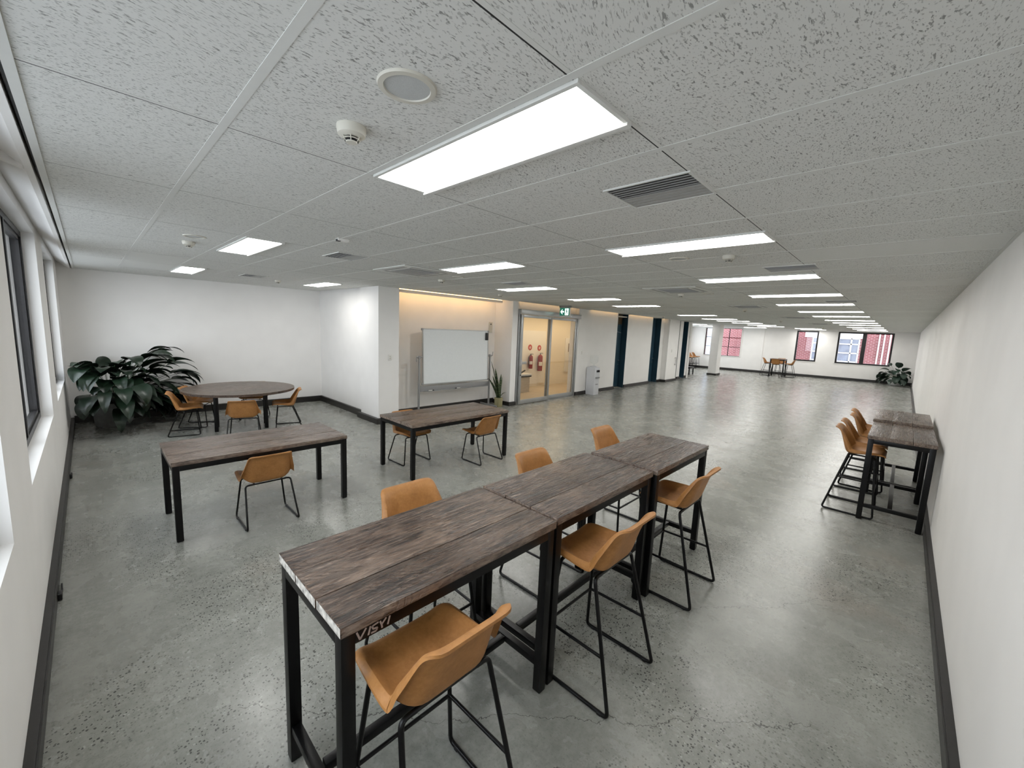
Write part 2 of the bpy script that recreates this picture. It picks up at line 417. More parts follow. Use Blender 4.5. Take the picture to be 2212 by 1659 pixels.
# wall with blue doors
dw = MB()
seg(dw, 10.60, 13.10, 0, .3); seg(dw, 13.88, 16.06, 0, .3); seg(dw, 16.93, 17.28, 0, .3)
seg(dw, 17.28, 18.45, -.23, .3); seg(dw, 19.10, 19.50, -.02, .3); seg(dw, 20.20, 20.55, -.0, .3)
struct('wall_doors', dw, M['wall'])
ld = MB()   # recess linings painted blue
for x0, x1, dp in [(13.10, 13.88, .22), (16.06, 16.93, .22), (18.45, 19.10, .22), (19.50, 20.20, .34)]:
    seg(ld, x0, x1, dp + .05, dp + .12)
    seg(ld, x0 - .004, x0 + .012, .0 if x0 != 18.45 else -.19, dp + .06); seg(ld, x1 - .012, x1 + .004, .004, dp + .06)
struct('trim_door_linings', ld, M['blue'])
# end of the door wall, turning away
struct('wall_return', MB().box(20.40, 20.55, 7.65, 10.75, -.1, TOP), M['wall'])
fs = MB(); fs.box(20.4, 22.2, 10.62, 10.85, -.1, TOP); fs.box(22.2, 27.6, 10.62, 10.85, -.1, .9); fs.box(22.2, 27.6, 10.62, 10.85, 2.66, TOP); fs.box(27.6, 29.0, 10.62, 10.85, -.1, TOP)
struct('wall_far_side', fs, M['wall'])
ff = MB()
for x0, x1 in ((22.2, 22.28), (24.0, 24.06), (25.8, 25.86), (27.52, 27.6)): ff.box(x0, x1, 10.72, 10.78, .9, 2.66)
ff.box(22.2, 27.6, 10.72, 10.78, .9, .96); ff.box(22.2, 27.6, 10.72, 10.78, 2.60, 2.66)
o7 = struct('window_7', ff, M['white']); MB().box(22.28, 27.52, 10.745, 10.751, .96, 2.60).build('glass_pane', M['glass'], o7, smooth=False)  # out-of-view window, added to bring daylight into the far end

# far wall with three windows, built along its slightly skew line
def fseg(mb, y0, y1, z0, z1, d0=0., d1=.3, m=0):
    mb.prism([(fx(y0) + d0, y0), (fx(y0) + d1, y0), (fx(y1) + d1, y1), (fx(y1) + d0, y1)], z0, z1, m); return mb
fw = MB(); FZ0, FZ1 = .90, 2.64; ys = -.6
for a, b in [(.53, 2.81), (3.67, 4.70), (7.52, 9.61)]:
    fseg(fw, ys, a, -.1, TOP); fseg(fw, a, b, -.1, FZ0); fseg(fw, a, b, FZ1, TOP); ys = b
fseg(fw, ys, 10.85, -.1, TOP)
fseg(fw, 6.30, 6.50, .14, TOP, -.03, .01)
struct('wall_far', fw, M['wall'])

# column
struct('wall_column', MB().box(23.36, 23.95, 7.24, 7.64, 0, ZC), M['wall'])
struct('baseboard_column', MB().box(23.32, 23.99, 7.20, 7.68, 0, .10), M['trunk'])

# black skirting trunking
def base(name, mb): return struct(name, mb, M['trunk'])
bb = MB().box(XW, XW + .044, YR, BY, .0, .088); bb.box(XW, XW + .036, YR, BY, .088, .096)
base('baseboard_window_side', bb)
bb = MB().box(XW + .044, 29.1, YR, YR + .044, .0, .088); bb.box(XW + .044, 29.1, YR, YR + .036, .088, .096)
base('baseboard_right', bb)
base('baseboard_back', MB().box(XW + .044, 4.02, BY - .05, BY, 0, .13))
base('baseboard_alcove', MB().box(3.97, 4.02, 8.2, BY - .05, 0, .13))
bb = MB().box(3.88, 3.945, 7.40, 8.26, 0, .11); bb.box(3.945, 4.40, 7.40, 7.45, 0, .11)
base('baseboard_pier', bb)
bb = MB().box(4.395, 7.575, 7.93, 7.97, 0, .12); bb.box(7.53, 7.575, 7.29, 7.93, 0, .10); bb.box(7.575, 7.785, 7.29, 7.33, 0, .10)
base('baseboard_niche', bb)
bb = MB(); seg(bb, 10.60, 11.2, -.04, 0, 0, .11); seg(bb, 11.2, 13.10, -.04, 0, 0, .11); seg(bb, 13.88, 16.06, -.04, 0, 0, .11); seg(bb, 16.93, 17.24, -.04, 0, 0, .11)
seg(bb, 17.24, 18.45, -.27, -.23, 0, .11); seg(bb, 17.24, 17.28, -.23, 0, 0, .11); seg(bb, 19.10, 19.50, -.06, -.02, 0, .11); seg(bb, 20.20, 20.59, -.04, 0, 0, .11); bb.box(20.55, 20.59, 7.71, 10.57, 0, .11)
base('baseboard_doors', bb)
bb = MB(); fseg(bb, YR, 10.62, 0, .14, -.05, 0)
base('baseboard_far', bb)
base('baseboard_far_side', MB().box(20.59, 28.2, 10.57, 10.62, 0, .14))

# ceiling slab, T-bars and cove slots
cm = MB(); T = .03
CX0 = -.097
cm.box(CX0, fx(YR) + .02, YR, 7.10, ZC, ZC + T)
def cstrip(x0, x1, d0, d1): cm.prism([(x0, 7.10), (x1, 7.10), (x1, d1), (x0, d0)], ZC, ZC + T)
cstrip(CX0, 3.96, BY, BY); cstrip(3.96, 4.395, 7.6, 7.6); cstrip(4.395, 7.575, 7.42, 7.42); cstrip(7.575, 7.775, 7.5, 7.5)
cstrip(7.775, 10.60, wl(7.775) - .005, wl(10.6) - .005); cstrip(10.60, 11.20, wl(10.6) + .1, wl(11.2) + .1)
cstrip(11.20, 13.10, wl(11.2) - .10, wl(13.1) - .10); cstrip(13.10, 13.88, wl(13.1) + .3, wl(13.88) + .3)
cstrip(13.88, 16.06, wl(13.88) - .10, wl(16.06) - .10); cstrip(16.06, 16.93, wl(16.06) + .3, wl(16.93) + .3)
cstrip(16.93, 17.28, wl(16.93) - .10, wl(17.28) - .10); cstrip(17.28, 20.5, 8.05, 8.05); cstrip(20.5, fx(7.1), 10.7, 10.7)
bw, bz = .014, .0018
k = -1
for k in range(0, 50):
    x = .406 + .59 * k
    if x > 29.0: break
    y1 = BY if x < 3.9 else (7.4 if x < 7.6 else (7.2 if x < 13 else (7.3 if x < 21.1 else 10.6)))
    cm.box(x - bw, x + bw, YR, y1, ZC - bz, ZC + .001, 1)
for j in range(-1, 9):
    y = .77 + 1.18 * j
    if y < YR: continue
    if y < 7.15:
        cm.box(CX0, 28.6, y - .008, y + .008, ZC - .0008, ZC + .001, 1); cm.box(CX0, 28.6, y + .008, y + .0135, ZC - .0006, ZC + .0008, 2)
    else:
        cm.box(CX0, 3.93, y - .008, y + .008, ZC - .0008, ZC + .001, 1)
        if y < 10.6: cm.box(21.25, 28.4, y - .008, y + .008, ZC - .0008, ZC + .001, 1)
cm.box(CX0, 29, YR, YR + .02, ZC - .004, ZC + .001, 1)
struct('ceiling', cm, [M['ceiling'], M['tbar'], M['shadowgap']])
struct('ceiling_upper_slab', MB().box(-.75, 31.5, -.75, 11.2, TOP, TOP + .15), M['wall'])
# edge trim by the window wall, black slot and blind recess
struct('trim_ceiling_edge', MB().box(CX0 - .028, CX0, YR, BY, ZC - .006, ZC + T), M['tbar'])
struct('trim_shadow_slot', MB().prism([(CX0 - .046, YR), (CX0 - .028, YR), (CX0 - .028, 3.6), (CX0 - .034, 3.6)], ZC + .004, ZC + .05), M['shadowgap'])
bh = MB().extr([(CX0 - .0465, YR, ZC - .002), (CX0 - .0465, YR, TOP), (XW, YR, TOP), (XW, YR, ZH + .09), (CX0 - .075, YR, ZC + .0)], (0, BY - YR, 0))
struct('trim_bulkhead', bh, M['wall'])
struct('trim_bulkhead_ribs', MB().extr([(CX0 - .08, 0, ZC - .004), (XW, 0, ZC + .04), (XW, 0, ZH + .1), (CX0 - .08, 0, ZC + .02)], (0, .06, 0)).xf(Matrix.Translation((0, 3.35, 0))), M['wall'])

# niche light pelmet and cove strips
struct('trim_niche_pelmet', MB().box(4.397, 7.42, 7.56, 7.60, ZC - .062, ZC - .003), M['wall'])
def cove(mb_pts, z0, z1, label, mat='cove'):
    o = MB().prism(mb_pts, z0, z1).build('cove_light', M[mat], smooth=False)
    return tag(o, label, 'light', 'warm cove light strips')
cove([(4.42, 7.603), (7.40, 7.603), (7.40, 7.612), (4.42, 7.612)], ZC - .05, ZC - .008, 'warm light strip on the back of the pelmet above the whiteboard', 'cove2')
cove([(4.42, 7.565), (7.40, 7.565), (7.40, 7.595), (4.42, 7.595)], ZC - .003, ZC + .008, 'warm light strip on top of the pelmet above the whiteboard')
for x0, x1, lb in [(11.22, 13.08, 'warm light strip in the ceiling slot above the water cooler wall'), (13.9, 16.04, 'warm light strip in the ceiling slot between the first two teal doors'), (16.95, 17.26, 'short warm light strip in the ceiling slot past the second teal door')]:
    cove([(x0, wl(x0) - .10), (x1, wl(x1) - .10), (x1, wl(x1) - .085), (x0, wl(x0) - .085)], ZC + .032, ZC + .044, lb)
cove([(7.8, wl(7.8) + .005), (10.58, wl(10.58) + .005), (10.58, wl(10.58) + .02), (7.8, wl(7.8) + .02)], ZC + .032, ZC + .044, 'warm light strip in the slot above the sliding glass door')
# wall behind the slot above the sliding door
ov = MB(); seg(ov, 7.775, 10.60, .12, .3, 2.52, TOP)
struct('wall_over_door', ov, M['wall'])

# lobby behind the glass door
LB = MB()
LB.box(7.3, 7.775, 8.2, 9.65, -.1, TOP); LB.box(7.3, 14.6, 9.45, 9.65, -.1, TOP); LB.box(14.45, 14.6, 7.95, 9.5, -.1, TOP)
struct('wall_lobby', LB, M['creamwall'])
struct('ceiling_lobby', MB().box(7.6, 14.5, 7.55, 9.5, 2.60, 2.64), M['creamwall'])
struct('floor_lobby', MB().box(7.75, 14.45, 7.66, 9.46, 0.0, .006), M['lobbyfloor'])

# ------------------------------------------------------------------ windows
def win_side(i, a, b):
    fr = MB(); x0, x1 = XW - .16, XW - .088; z0, z1 = ZS + .002, ZH - .002; w = .055; a += .002; b -= .002
    fr.box(x0, x1, a, a + w, z0, z1); fr.box(x0, x1, b - w, b, z0, z1)
    fr.box(x0, x1, a + w, b - w, z0, z0 + w); fr.box(x0, x1, a + w, b - w, z1 - w, z1)
    mid = (a + b) / 2; fr.box(x0, x1, mid - .03, mid + .03, z0 + w, z1 - w)
    o = struct('window_%d' % i, fr, M['blackal'])
    s = MB()
    for p, q in ((a + w, mid - .03), (mid + .03, b - w)):
        s.box(x0 + .015, x1 - .012, p, p + .03, z0 + w, z1 - w); s.box(x0 + .015, x1 - .012, q - .03, q, z0 + w, z1 - w)
        s.box(x0 + .015, x1 - .012, p + .03, q - .03, z0 + w, z0 + w + .03); s.box(x0 + .015, x1 - .012, p + .03, q - .03, z1 - w - .03, z1 - w)
    s.build('sash', M['blackal'], o, smooth=False)
    g = MB()
    for p, q in ((a + w + .03, mid - .06), (mid + .06, b - w - .03)): g.box(x0 + .03, x0 + .036, p, q, z0 + w + .03, z1 - w - .03)
    g.build('glass_pane', M['glass'], o, smooth=False)
for i, (a, b) in enumerate(wins): win_side(i + 1, a, b)
def win_far(i, a, b, cols, rows, mat, w=.075, mw=.03, mids=None):
    fr = MB(); z0, z1 = FZ0 + .002, FZ1 - .002; a += .002; b -= .002
    def bar(y0, y1, q0, q1, d0=.03, d1=.11): fseg(fr, y0, y1, q0, q1, d0, d1)
    bar(a, a + w, z0, z1); bar(b - w, b, z0, z1); bar(a + w, b - w, z0, z0 + w); bar(a + w, b - w, z1 - w, z1)
    for c in mids or []: bar(c - mw, c + mw, z0 + w, z1 - w)
    for r in range(1, rows):
        z = z0 + (z1 - z0) * r / rows; bar(a + w, b - w, z - .014, z + .014, .05, .09)
    for c in range(1, cols):
        y = a + (b - a) * c / cols; bar(y - .018, y + .018, z0 + w, z1 - w, .05, .09)
    o = struct('window_%d' % i, fr, mat)
    g = MB(); fseg(g, a + w, b - w, z0 + w, z1 - w, .066, .072); g.build('glass_pane', M['glass'], o, smooth=False)
win_far(4, .53, 2.81, 1, 1, M['blackal'], mids=[1.69], mw=.085)
win_far(5, 3.67, 4.70, 1, 1, M['blackal'])
win_far(6, 7.52, 9.61, 3, 3, M['blackal'], w=.02)
sl = MB(); fseg(sl, .50, 2.86, FZ0 - .03, FZ0, -.02, .03); fseg(sl, 3.64, 4.75, FZ0 - .03, FZ0, -.02, .03); fseg(sl, 7.45, 9.66, FZ0 - .04, FZ0, -.03, .03); fseg(sl, 9.61, 9.67, FZ0, FZ1 + .03, -.02, .03); fseg(sl, 7.46, 7.52, FZ0, FZ1 + .03, -.02, .03)
struct('trim_far_sills', sl, M['white'])

# ------------------------------------------------------------------ outside
BX = 33.2
bt = thing('brick_building', 'red brick building with white lintels and panes seen through the far windows', 'building', (BX, 4, 0))
def bpart(name, mat, *boxes):
    m = MB()
    for q in boxes: m.box(*q)
    return m.xf(Matrix.Translation((-BX, -4, 0))).build(name, mat, bt, smooth=False)
bpart('facade', M['brick'], (BX, BX + .4, -6, 18, -4, 6))
wy0, wy1 = 2.15, 4.50
bpart('lintel', M['winwhite'], (BX - .05, BX, wy0 - .25, wy1 + .45, 2.34, 2.75))
wf = bpart('window', M['winblue'], (BX - .02, BX + .001, wy0, wy1, .3, 2.34))
m = MB()
for z in (.3, .88, 1.42, 1.98, 2.32): m.box(BX - .06, BX - .021, wy0, wy1, z - .035, z + .035)
for y in (wy0, wy0 + .38, wy0 + 1.0, 3.25, 3.85, wy1): m.box(BX - .06, BX - .021, y - .035, y + .035, .3, 2.34)
m.xf(Matrix.Translation((-BX, -4, 0))).build('glazing_bar', M['winwhite'], wf, smooth=False)
for y in (1.24, 1.02, .76): 
    MB().tube([(BX - .07 - BX, y - 4, -3), (BX - .07 - BX, y - 4, 5)], .035, 8).build('drain_pipe', M['winwhite'], bt)
bpart('pilaster', M['brick'], (BX - .18, BX, 8.55, 9.0, -4, 6))
bpart('pale_panel', M['paleblue'], (BX - .03, BX + .001, 10.55, 11.3, -1, 4))
bpart('white_pier', M['winwhite'], (BX - .06, BX + .001, 10.2, 10.55, -1, 4))
gd = MB().box(-14, -.75, -8, 20, -3.2, -3.0); gd.box(31.5, 44, -8, 20, -3.2, -3.0)
struct('floor_outside', gd, M['paving'])

# ------------------------------------------------------------------ ceiling fittings
def make_light():
    t = thing('ceiling_light', '', 'ceiling light', (0, 0, ZC), 0, 'recessed LED ceiling panels')
    w, l = .135, .585
    f = MB(); lip = .016
    f.box(-w - lip, -w, -l - lip, l + lip, -.012, .004); f.box(w, w + lip + .012, -l - lip, l + lip, -.022, .004)
    f.box(-w, w, -l - lip, -l, -.012, .004); f.box(-w, w, l, l + lip, -.012, .004)
    f.build('frame', M['tbar'], t, bevel=.001)
    dm = MB().box(-w, w, -l, l, -.008, -.001, 1); dm.m[0] = 0
    dm.build('diffuser', [M['diff'], M['white']], t, smooth=False)
    return t
L0 = make_light()
L1 = None
rowA = [1.165, 3.29, 5.44, 7.62, 9.54, 11.76, 13.8, 16.1, 18.0, 19.9, 22.6, 25.2, 27.6]
rowC = [(1.18, 4.92), (3.29, 3.765), (5.37, 4.92), (7.57, 4.96), (9.54, 5.0), (13.8, 5.05), (16.35, 5.15), (18.0, 5.15), (20.0, 5.15), (22.3, 5.1), (24.3, 5.15)]
first = True
def put_light(x, y, lb):
    global first, L1
    if first:
        L0.location = (x, y, ZC); L0['label'] = lb; first = False; return L0
    if x < 5.0 or (x < 7 and y < 3): return dup(L0, lb, (x, y, ZC))
    if L1 is None:
        L1 = make_light(); L1['label'] = lb; L1.location = (x, y, ZC)
        for k in kids(L1):
            if k.name.startswith('diffuser'): k.data.materials[0] = M['diff2']
        return L1
    return dup(L1, lb, (x, y, ZC))
for i, x in enumerate(rowA): put_light(x, 1.365, '%s lit panel in the ceiling row nearest the right wall' % (('large ' + ORD[i]) if i == 0 else ORD[i]))
names = ['lit ceiling panel above the near end of the left area', 'lit ceiling panel beside the air conditioning cassette in front of the whiteboard', 'lit ceiling panel before the sliding glass door, second of the middle row', 'third lit panel of the middle ceiling row, before the exit sign', 'fourth lit panel of the middle ceiling row, past the exit sign'] + ['%s lit panel of the middle ceiling row, counted from the camera' % ORD[i] for i in range(5, 11)]
for (x, y), lb in zip(rowC, names): put_light(x, y, lb)
put_light(1.16, 8.40, 'small looking lit panel above the big corner plant')
put_light(3.26, 8.45, 'lit ceiling panel at the back wall corner above the round table side')
put_light(27.2, 6.55, 'lit ceiling panel close to the far wall, left of the high table')
put_light(26.6, 3.9, 'lit ceiling panel close to the far wall, above the high table')
put_light(28.2, 3.9, 'last lit ceiling panel against the far wall between the black windows')
put_light(23.2, 8.5, 'lit ceiling panel left of the white column')
put_light(26.3, 8.8, 'lit ceiling panel behind the white column by the gridded window')

def make_vent():
    t = thing('ceiling_vent', '', 'air vent', (0, 0, ZC), 0, 'slotted ceiling air vents')
    a, b = .165, .205
    MB().box(-a, a, -b, b, -.002, .02).build('duct', M['dark'], t, smooth=False)
    f = MB(); w = .012
    f.box(-a - w, -a, -b - w, b + w, -.007, .01); f.box(a, a + w, -b - w, b + w, -.007, .01); f.box(-a, a, -b - w, -b, -.007, .01); f.box(-a, a, b, b + w, -.007, .01)
    f.build('frame', M['tbar'], t, smooth=False)
    for i in range(5):
        x = -a + .03 + i * .03
        MB().box(x - .004, x + .004, -b, b, -.006, -.001).build('slat', M['midgrey'], t, smooth=False)
    p = MB()
    for i in range(8): p.box(.004 + i * .02, .0235 + i * .02, -b, b, -.006 + (i % 2) * .0015, -.001)
    p.build('louvre_panel', M['grey'], t, smooth=False)
    return t
V0 = make_vent(); V0.location = (2.035, .985, ZC); V0['label'] = 'largest black and grey slotted air vent right of the nearest ceiling light'
for x, y, lb in [(4.85, .91, 'slotted air vent beside the second light near the right wall'), (2.03, 4.55, 'slotted air vent in front of the lit panel in the left area'), (2.04, 8.2, 'slotted air vent near the back wall above the round table'), (4.75, 4.5, 'slotted air vent between the cassette and the third middle light'), (8.95, .9, 'slotted air vent beside the fourth and fifth right row lights')]:
    dup(V0, lb, (x, y, ZC))

def make_cassette():
    t = thing('ceiling_air_conditioner', '', 'air conditioner', (0, 0, ZC), 0, 'ceiling air conditioning cassettes')
    a = .40
    MB().prism([(-a, -a), (a, -a), (a, a), (-a, a)], -.012, -.0005).build('panel', M['tbar'], t, bevel=.004)
    g = MB().box(-.23, .23, -.23, .23, -.015, -.012)
    for i in range(11): g.box(-.22 + i * .042, -.20 + i * .042, -.22, .22, -.018, -.015)
    g.build('grille', M['midgrey'], t, smooth=False)
    for k in range(4):
        s = MB().box(-.27, .27, .29, .345, -.014, -.0115).xf(Matrix.Rotation(k * PI / 2, 4, 'Z'))
        s.build('air_flap', M['grey'], t, smooth=False)
    return t
A0 = make_cassette(); A0.location = (3.1, 4.85, ZC); A0['label'] = 'square air conditioner cassette in the ceiling in front of the whiteboard'
for x, y, lb in [(6.4, 2.65, 'square air conditioner cassette between the third lights of both rows'), (10.0, 2.6, 'second square air conditioner cassette down the middle of the long ceiling'), (14.7, 2.5, 'third square air conditioner cassette down the middle of the long ceiling'), (19.5, 2.5, 'farthest square air conditioner cassette down the middle of the ceiling')]:
    dup(A0, lb, (x, y, ZC))

def make_speaker():
    t = thing('ceiling_speaker', '', 'speaker', (0, 0, ZC), 0, 'round ceiling speakers')
    MB().lathe([(.068, -.002), (.070, -.008), (.086, -.007), (.089, -.001), (.089, .003), (.066, .003)], 40).build('ring', M['cream'], t)
    MB().lathe([(.0, -.0045), (.04, -.0045), (.069, -.0035), (.069, .002), (0, .002)], 40).build('grille', M['palegrey'], t)
    return t
S0 = make_speaker(); S0.location = (.722, 1.185, ZC); S0['label'] = 'large round ceiling speaker above the nearest light panel'
for x, y, lb in [(3.86, 1.62, 'round ceiling speaker just past the second right row light'), (.735, 4.80, 'round ceiling speaker beside the detector near the window wall'), (3.77, 4.78, 'small dark round ceiling speaker past the first cassette'), (7.1, 2.45, 'round ceiling speaker beside the second cassette')]:
    dup(S0, lb, (x, y, ZC))
def make_smoke():
    t = thing('smoke_detector', '', 'smoke detector', (0, 0, ZC), 0, 'white ceiling smoke detectors')
    MB().lathe([(0, .002), (.052, .002), (.052, -.012), (.050, -.020), (.048, -.030), (.036, -.038), (0, -.038)], 36).build('base', M['cream'], t)
    h = MB().lathe([(0, -.036), (.024, -.037), (.024, -.052), (0, -.052)], 28).build('sensor_chamber', M['dark'], t)
    c = MB().lathe([(0, -.051), (.021, -.051), (.020, -.056), (0, -.057)], 28)
    c.lathe([(.026, -.043), (.029, -.043), (.029, -.046), (.026, -.046)], 28)
    for k in range(6): 
        a = k * PI / 3; c.tube([(.033 * math.cos(a), .033 * math.sin(a), -.037), (.028 * math.cos(a), .028 * math.sin(a), -.047), (.019 * math.cos(a), .019 * math.sin(a), -.054)], .0018, 6)
    c.build('cap', M['cream'], t)
    return t
D0 = make_smoke(); D0.location = (.727, 1.575, ZC); D0['label'] = 'large white smoke detector left of the nearest ceiling light'
for x, y, lb in [(3.92, 1.21, 'white smoke detector past the second right row light'), (.745, 5.2, 'smoke detector under the round speaker near the window wall'), (2.53, 8.6, 'small smoke detector near the back wall ceiling corner'), (3.87, 5.32, 'smoke detector beside the cassette before the whiteboard niche'), (6.1, 6.29, 'smoke detector above the right end of the whiteboard'), (7.03, 2.86, 'smoke detector past the second air conditioner cassette'), (11.15, 2.94, 'smoke detector past the third air conditioner cassette'), (14.8, 6.6, 'small smoke detector before the second teal door'), (17.3, 3.36, 'tiny far smoke detector left of the fourth cassette'), (24.5, 3.0, 'farthest smoke detector near the black framed windows')]:
    dup(D0, lb, (x, y, ZC))
t = thing('ceiling_motion_sensor', 'small square motion sensor on the ceiling by the left area vent', 'sensor', (1.60, 3.66, ZC))
MB().box(-.05, .05, -.03, .03, -.02, .002).build('housing', M['white'], t, bevel=.004)
MB().box(-.052, -.02, -.02, .02, -.024, -.006).build('lens', M['black'], t, bevel=.003)

# exit sign
t = thing('exit_sign', 'green exit sign with white arrow and running figure hanging over the glass door', 'exit sign', (9.32, 6.99, 2.525))
MB().box(-.022, .022, -.175, .175, -.095, .135).build('housing', M['white'], t, bevel=.006)
MB().box(-.03, .03, -.19, .19, .135, .19).build('mounting_box', M['midgrey'], t, bevel=.004)
MB().box(-.0245, -.0222, -.168, .168, -.086, .125).build('green_panel', M['exitg'], t, smooth=False)
xs = -.0255
ar = MB()
def flat(mb, pts): mb.extr([(xs, p[0], p[1]) for p in pts], (.001, 0, 0))
flat(ar, [(.145, .02), (.085, .085), (.058, .085), (.098, .040), (.020, .040), (.020, .0), (.098, .0), (.058, -.045), (.085, -.045)])
ar.build('arrow', M['exitw'], t, smooth=False)
pn = MB(); flat(pn, [(-.012, -.072), (-.012, .108), (-.135, .108), (-.135, -.072)]); pn.build('pictogram_panel', M['exitw'], t, smooth=False)
xs = -.0268; rm = MB()
hd = [(-.055 + .016 * math.cos(a), .082 + .016 * math.sin(a)) for a in [k * PI / 6 for k in range(12)]]; flat(rm, hd)
def limb(p, q, w):
    d = Vector((q[0] - p[0], q[1] - p[1])).normalized(); n = Vector((-d.y, d.x)) * w
    flat(rm, [(p[0] + n.x, p[1] + n.y), (p[0] - n.x, p[1] - n.y), (q[0] - n.x, q[1] - n.y), (q[0] + n.x, q[1] + n.y)])
limb((-.062, .062), (-.075, .010), .013); limb((-.062, .055), (-.030, .035), .006); limb((-.068, .055), (-.098, .030), .006); limb((-.098, .030), (-.112, .045), .006)
limb((-.072, .014), (-.045, -.022), .008); limb((-.045, -.022), (-.052, -.062), .007); limb((-.078, .014), (-.096, -.026), .008); limb((-.096, -.026), (-.124, -.034), .007)
rm.build('running_figure', M['exitg'], t, smooth=False)

# ------------------------------------------------------------------ chairs
def catmull(P, n):
    P = [Vector(p) for p in P]; out = []
    for i in range(len(P) - 1):
        p0 = P[max(i - 1, 0)]; p1, p2 = P[i], P[i + 1]; p3 = P[min(i + 2, len(P) - 1)]
        for k in range(n):
            t = k / n
            out.append(.5 * ((2 * p1) + (-p0 + p2) * t + (2 * p0 - 5 * p1 + 4 * p2 - p3) * t * t + (-p0 + 3 * p1 - 3 * p2 + p3) * t ** 3))
    out.append(P[-1]); return out
def shell_mesh(name):
    # y, z, half width, side rise
    K = [(.250, -.014, .210, .000), (.243, .001, .214, .008), (.21, .006, .222, .022), (.13, -.002, .231, .036), (.05, -.012, .237, .050), (-.02, -.020, .241, .064), (-.066, -.018, .241, .072),
         (-.093, -.004, .240, .074), (-.111, .030, .234, .070), (-.126, .084, .228, .062), (-.142, .145, .212, .046), (-.157, .200, .199, .032), (-.172, .246, .189, .018), (-.193, .276, .181, .006), (-.220, .284, .175, .0)]
    A = catmull([(k[0], k[1], 0) for k in K], 4); Bq = catmull([(k[2], k[3], 0) for k in K], 4)
    n = len(A); s = [0.]
    for i in range(1, n): s.append(s[-1] + (A[i] - A[i - 1]).length)
    Ltot = s[-1]; rows = []; NC = 29; th = .0055
    def surf(off):
        rows = []
        for i in range(n):
            tn = (A[min(i + 1, n - 1)] - A[max(i - 1, 0)]).normalized(); nr = Vector((tn.y, -tn.x, 0))   # toward the sitter
            w, e = Bq[i].x, Bq[i].y
            for d, r in ((s[i], .055), (Ltot - s[i], .046)):
                if d < r: w -= (r - math.sqrt(max(r * r - (r - d) ** 2, 0)))
            row = []
            for j in range(NC):
                u = math.sin(PI / 2 * (-1 + 2 * j / (NC - 1))); q = abs(u)
                g_ = max(0, (q - .40) / .48) ** 2.4 if q < .88 else 1 - .42 * ((q - .88) / .12) ** 1.8
                rise = e * g_
                p = A[i] + nr * (rise + off)
                row.append((w * u, p.x, p.y))
            rows.append(row)
        return rows
    mb = MB(); top = surf(th); bot = surf(-th)
    mb.grid(top); b2 = len(mb.v); mb.grid(bot)
    for j in range(NC - 1):
        mb.face([j, j + 1, b2 + j + 1, b2 + j]); q = (n - 1) * NC; mb.face([q + j, q + j + 1, b2 + q + j + 1, b2 + q + j])
    for i in range(n - 1):
        mb.face([i * NC, (i + 1) * NC, b2 + (i + 1) * NC, b2 + i * NC]); q = NC - 1
        mb.face([i * NC + q, (i + 1) * NC + q, b2 + (i + 1) * NC + q, b2 + i * NC + q])
    return mb
def make_chair(kind):
    stool = kind == 'stool'
    zs = .727 if stool else .437
    t = thing('bar_stool' if stool else 'dining_chair', '', 'bar stool' if stool else 'chair')
    sh = shell_mesh('s').xf(Matrix.Translation((0, 0, zs)) @ Matrix.Rotation(math.radians(2.5), 4, 'X')).build('seat_shell', M['leather'], t)
    bv = sh.modifiers.new('bevel', 'BEVEL'); bv.width = .003; bv.segments = 2; bv.limit_method = 'ANGLE'; bv.angle_limit = math.radians(50)
    r = .0105 if stool else .0085
    fw, fd0, fd1 = (.258, .225, -.245) if stool else (.225, .205, -.225)      # floor half width, front, back
    tf, tw, td0, td1 = .180, .198, .165, -.075                               # top half widths (front, rear) and depths
    zt = zs - .036
    for sx in (-1, 1):
        p = [(sx * (tf - .06), td0, zt), (sx * tf, td0, zt), (sx * fw, fd0, r), (sx * fw, fd1, r), (sx * tw, td1, zt), (sx * (tw - .06), td1, zt)]
        MB().tube(p, r, 12, .032).build('leg_frame', M['metal'], t)
        for yy in (fd0 - .05, fd1 + .05):
            MB().box(sx * fw - .011, sx * fw + .011, yy - .012, yy + .012, 0, .016).build('floor_glide', M['black'], t, bevel=.003)
    for yy, q in ((td0, tf), (td1, tw)): MB().tube([(-q + .05, yy, zt), (q - .05, yy, zt)], r * .9, 10).build('seat_crossbar', M['metal'], t)
    for sx in (-1, 1): MB().tube([(sx * .12, td0, zt), (sx * .12, .05, zt + .004), (sx * .12, td1, zt)], r * .8, 8).build('seat_rail', M['metal'], t)
    if stool:
        q = .30 / zt
        xf_, yf = tf * q + fw * (1 - q), td0 * q + fd0 * (1 - q); xb, yb = tw * q + fw * (1 - q), td1 * q + fd1 * (1 - q)
        for sx in (-1, 1): MB().tube([(sx * xf_, yf, .30), (sx * xb, yb, .30)], r * .85, 10).build('side_stretcher', M['metal'], t)
        MB().tube([(-xf_, yf, .30), (xf_, yf, .30)], r * .85, 10).build('footrest', M['metal'], t)
    return t
ST = make_chair('stool'); CH = make_chair('chair')
used = set()
def put(proto, x, y, face, label, group):
    # face: heading in degrees the sitter looks towards (0 = +x, 90 = +y)
    rz = math.radians(face - 90)
    if proto.name not in used:
        used.add(proto.name); proto.location = (x, y, 0); proto.rotation_euler = (0, 0, rz); proto['label'] = label; proto['group'] = group; return proto
    return dup(proto, label, (x, y, 0), rz, group)
g = 'tan stools at the long bar table'
put(ST, .835, 1.13, 90, 'tan leather bar stool in the foreground at the near end of the bar tables', g)
put(ST, 2.005, 1.125, 90, 'tan leather bar stool at the middle bar table on the near right side', g)
put(ST, 3.19, 1.145, 90, 'tan leather bar stool at the far end of the bar tables on the right side', g)
put(ST, 1.33, 1.945, -90, 'tan leather bar stool behind the nearest bar table, only its back showing', g)
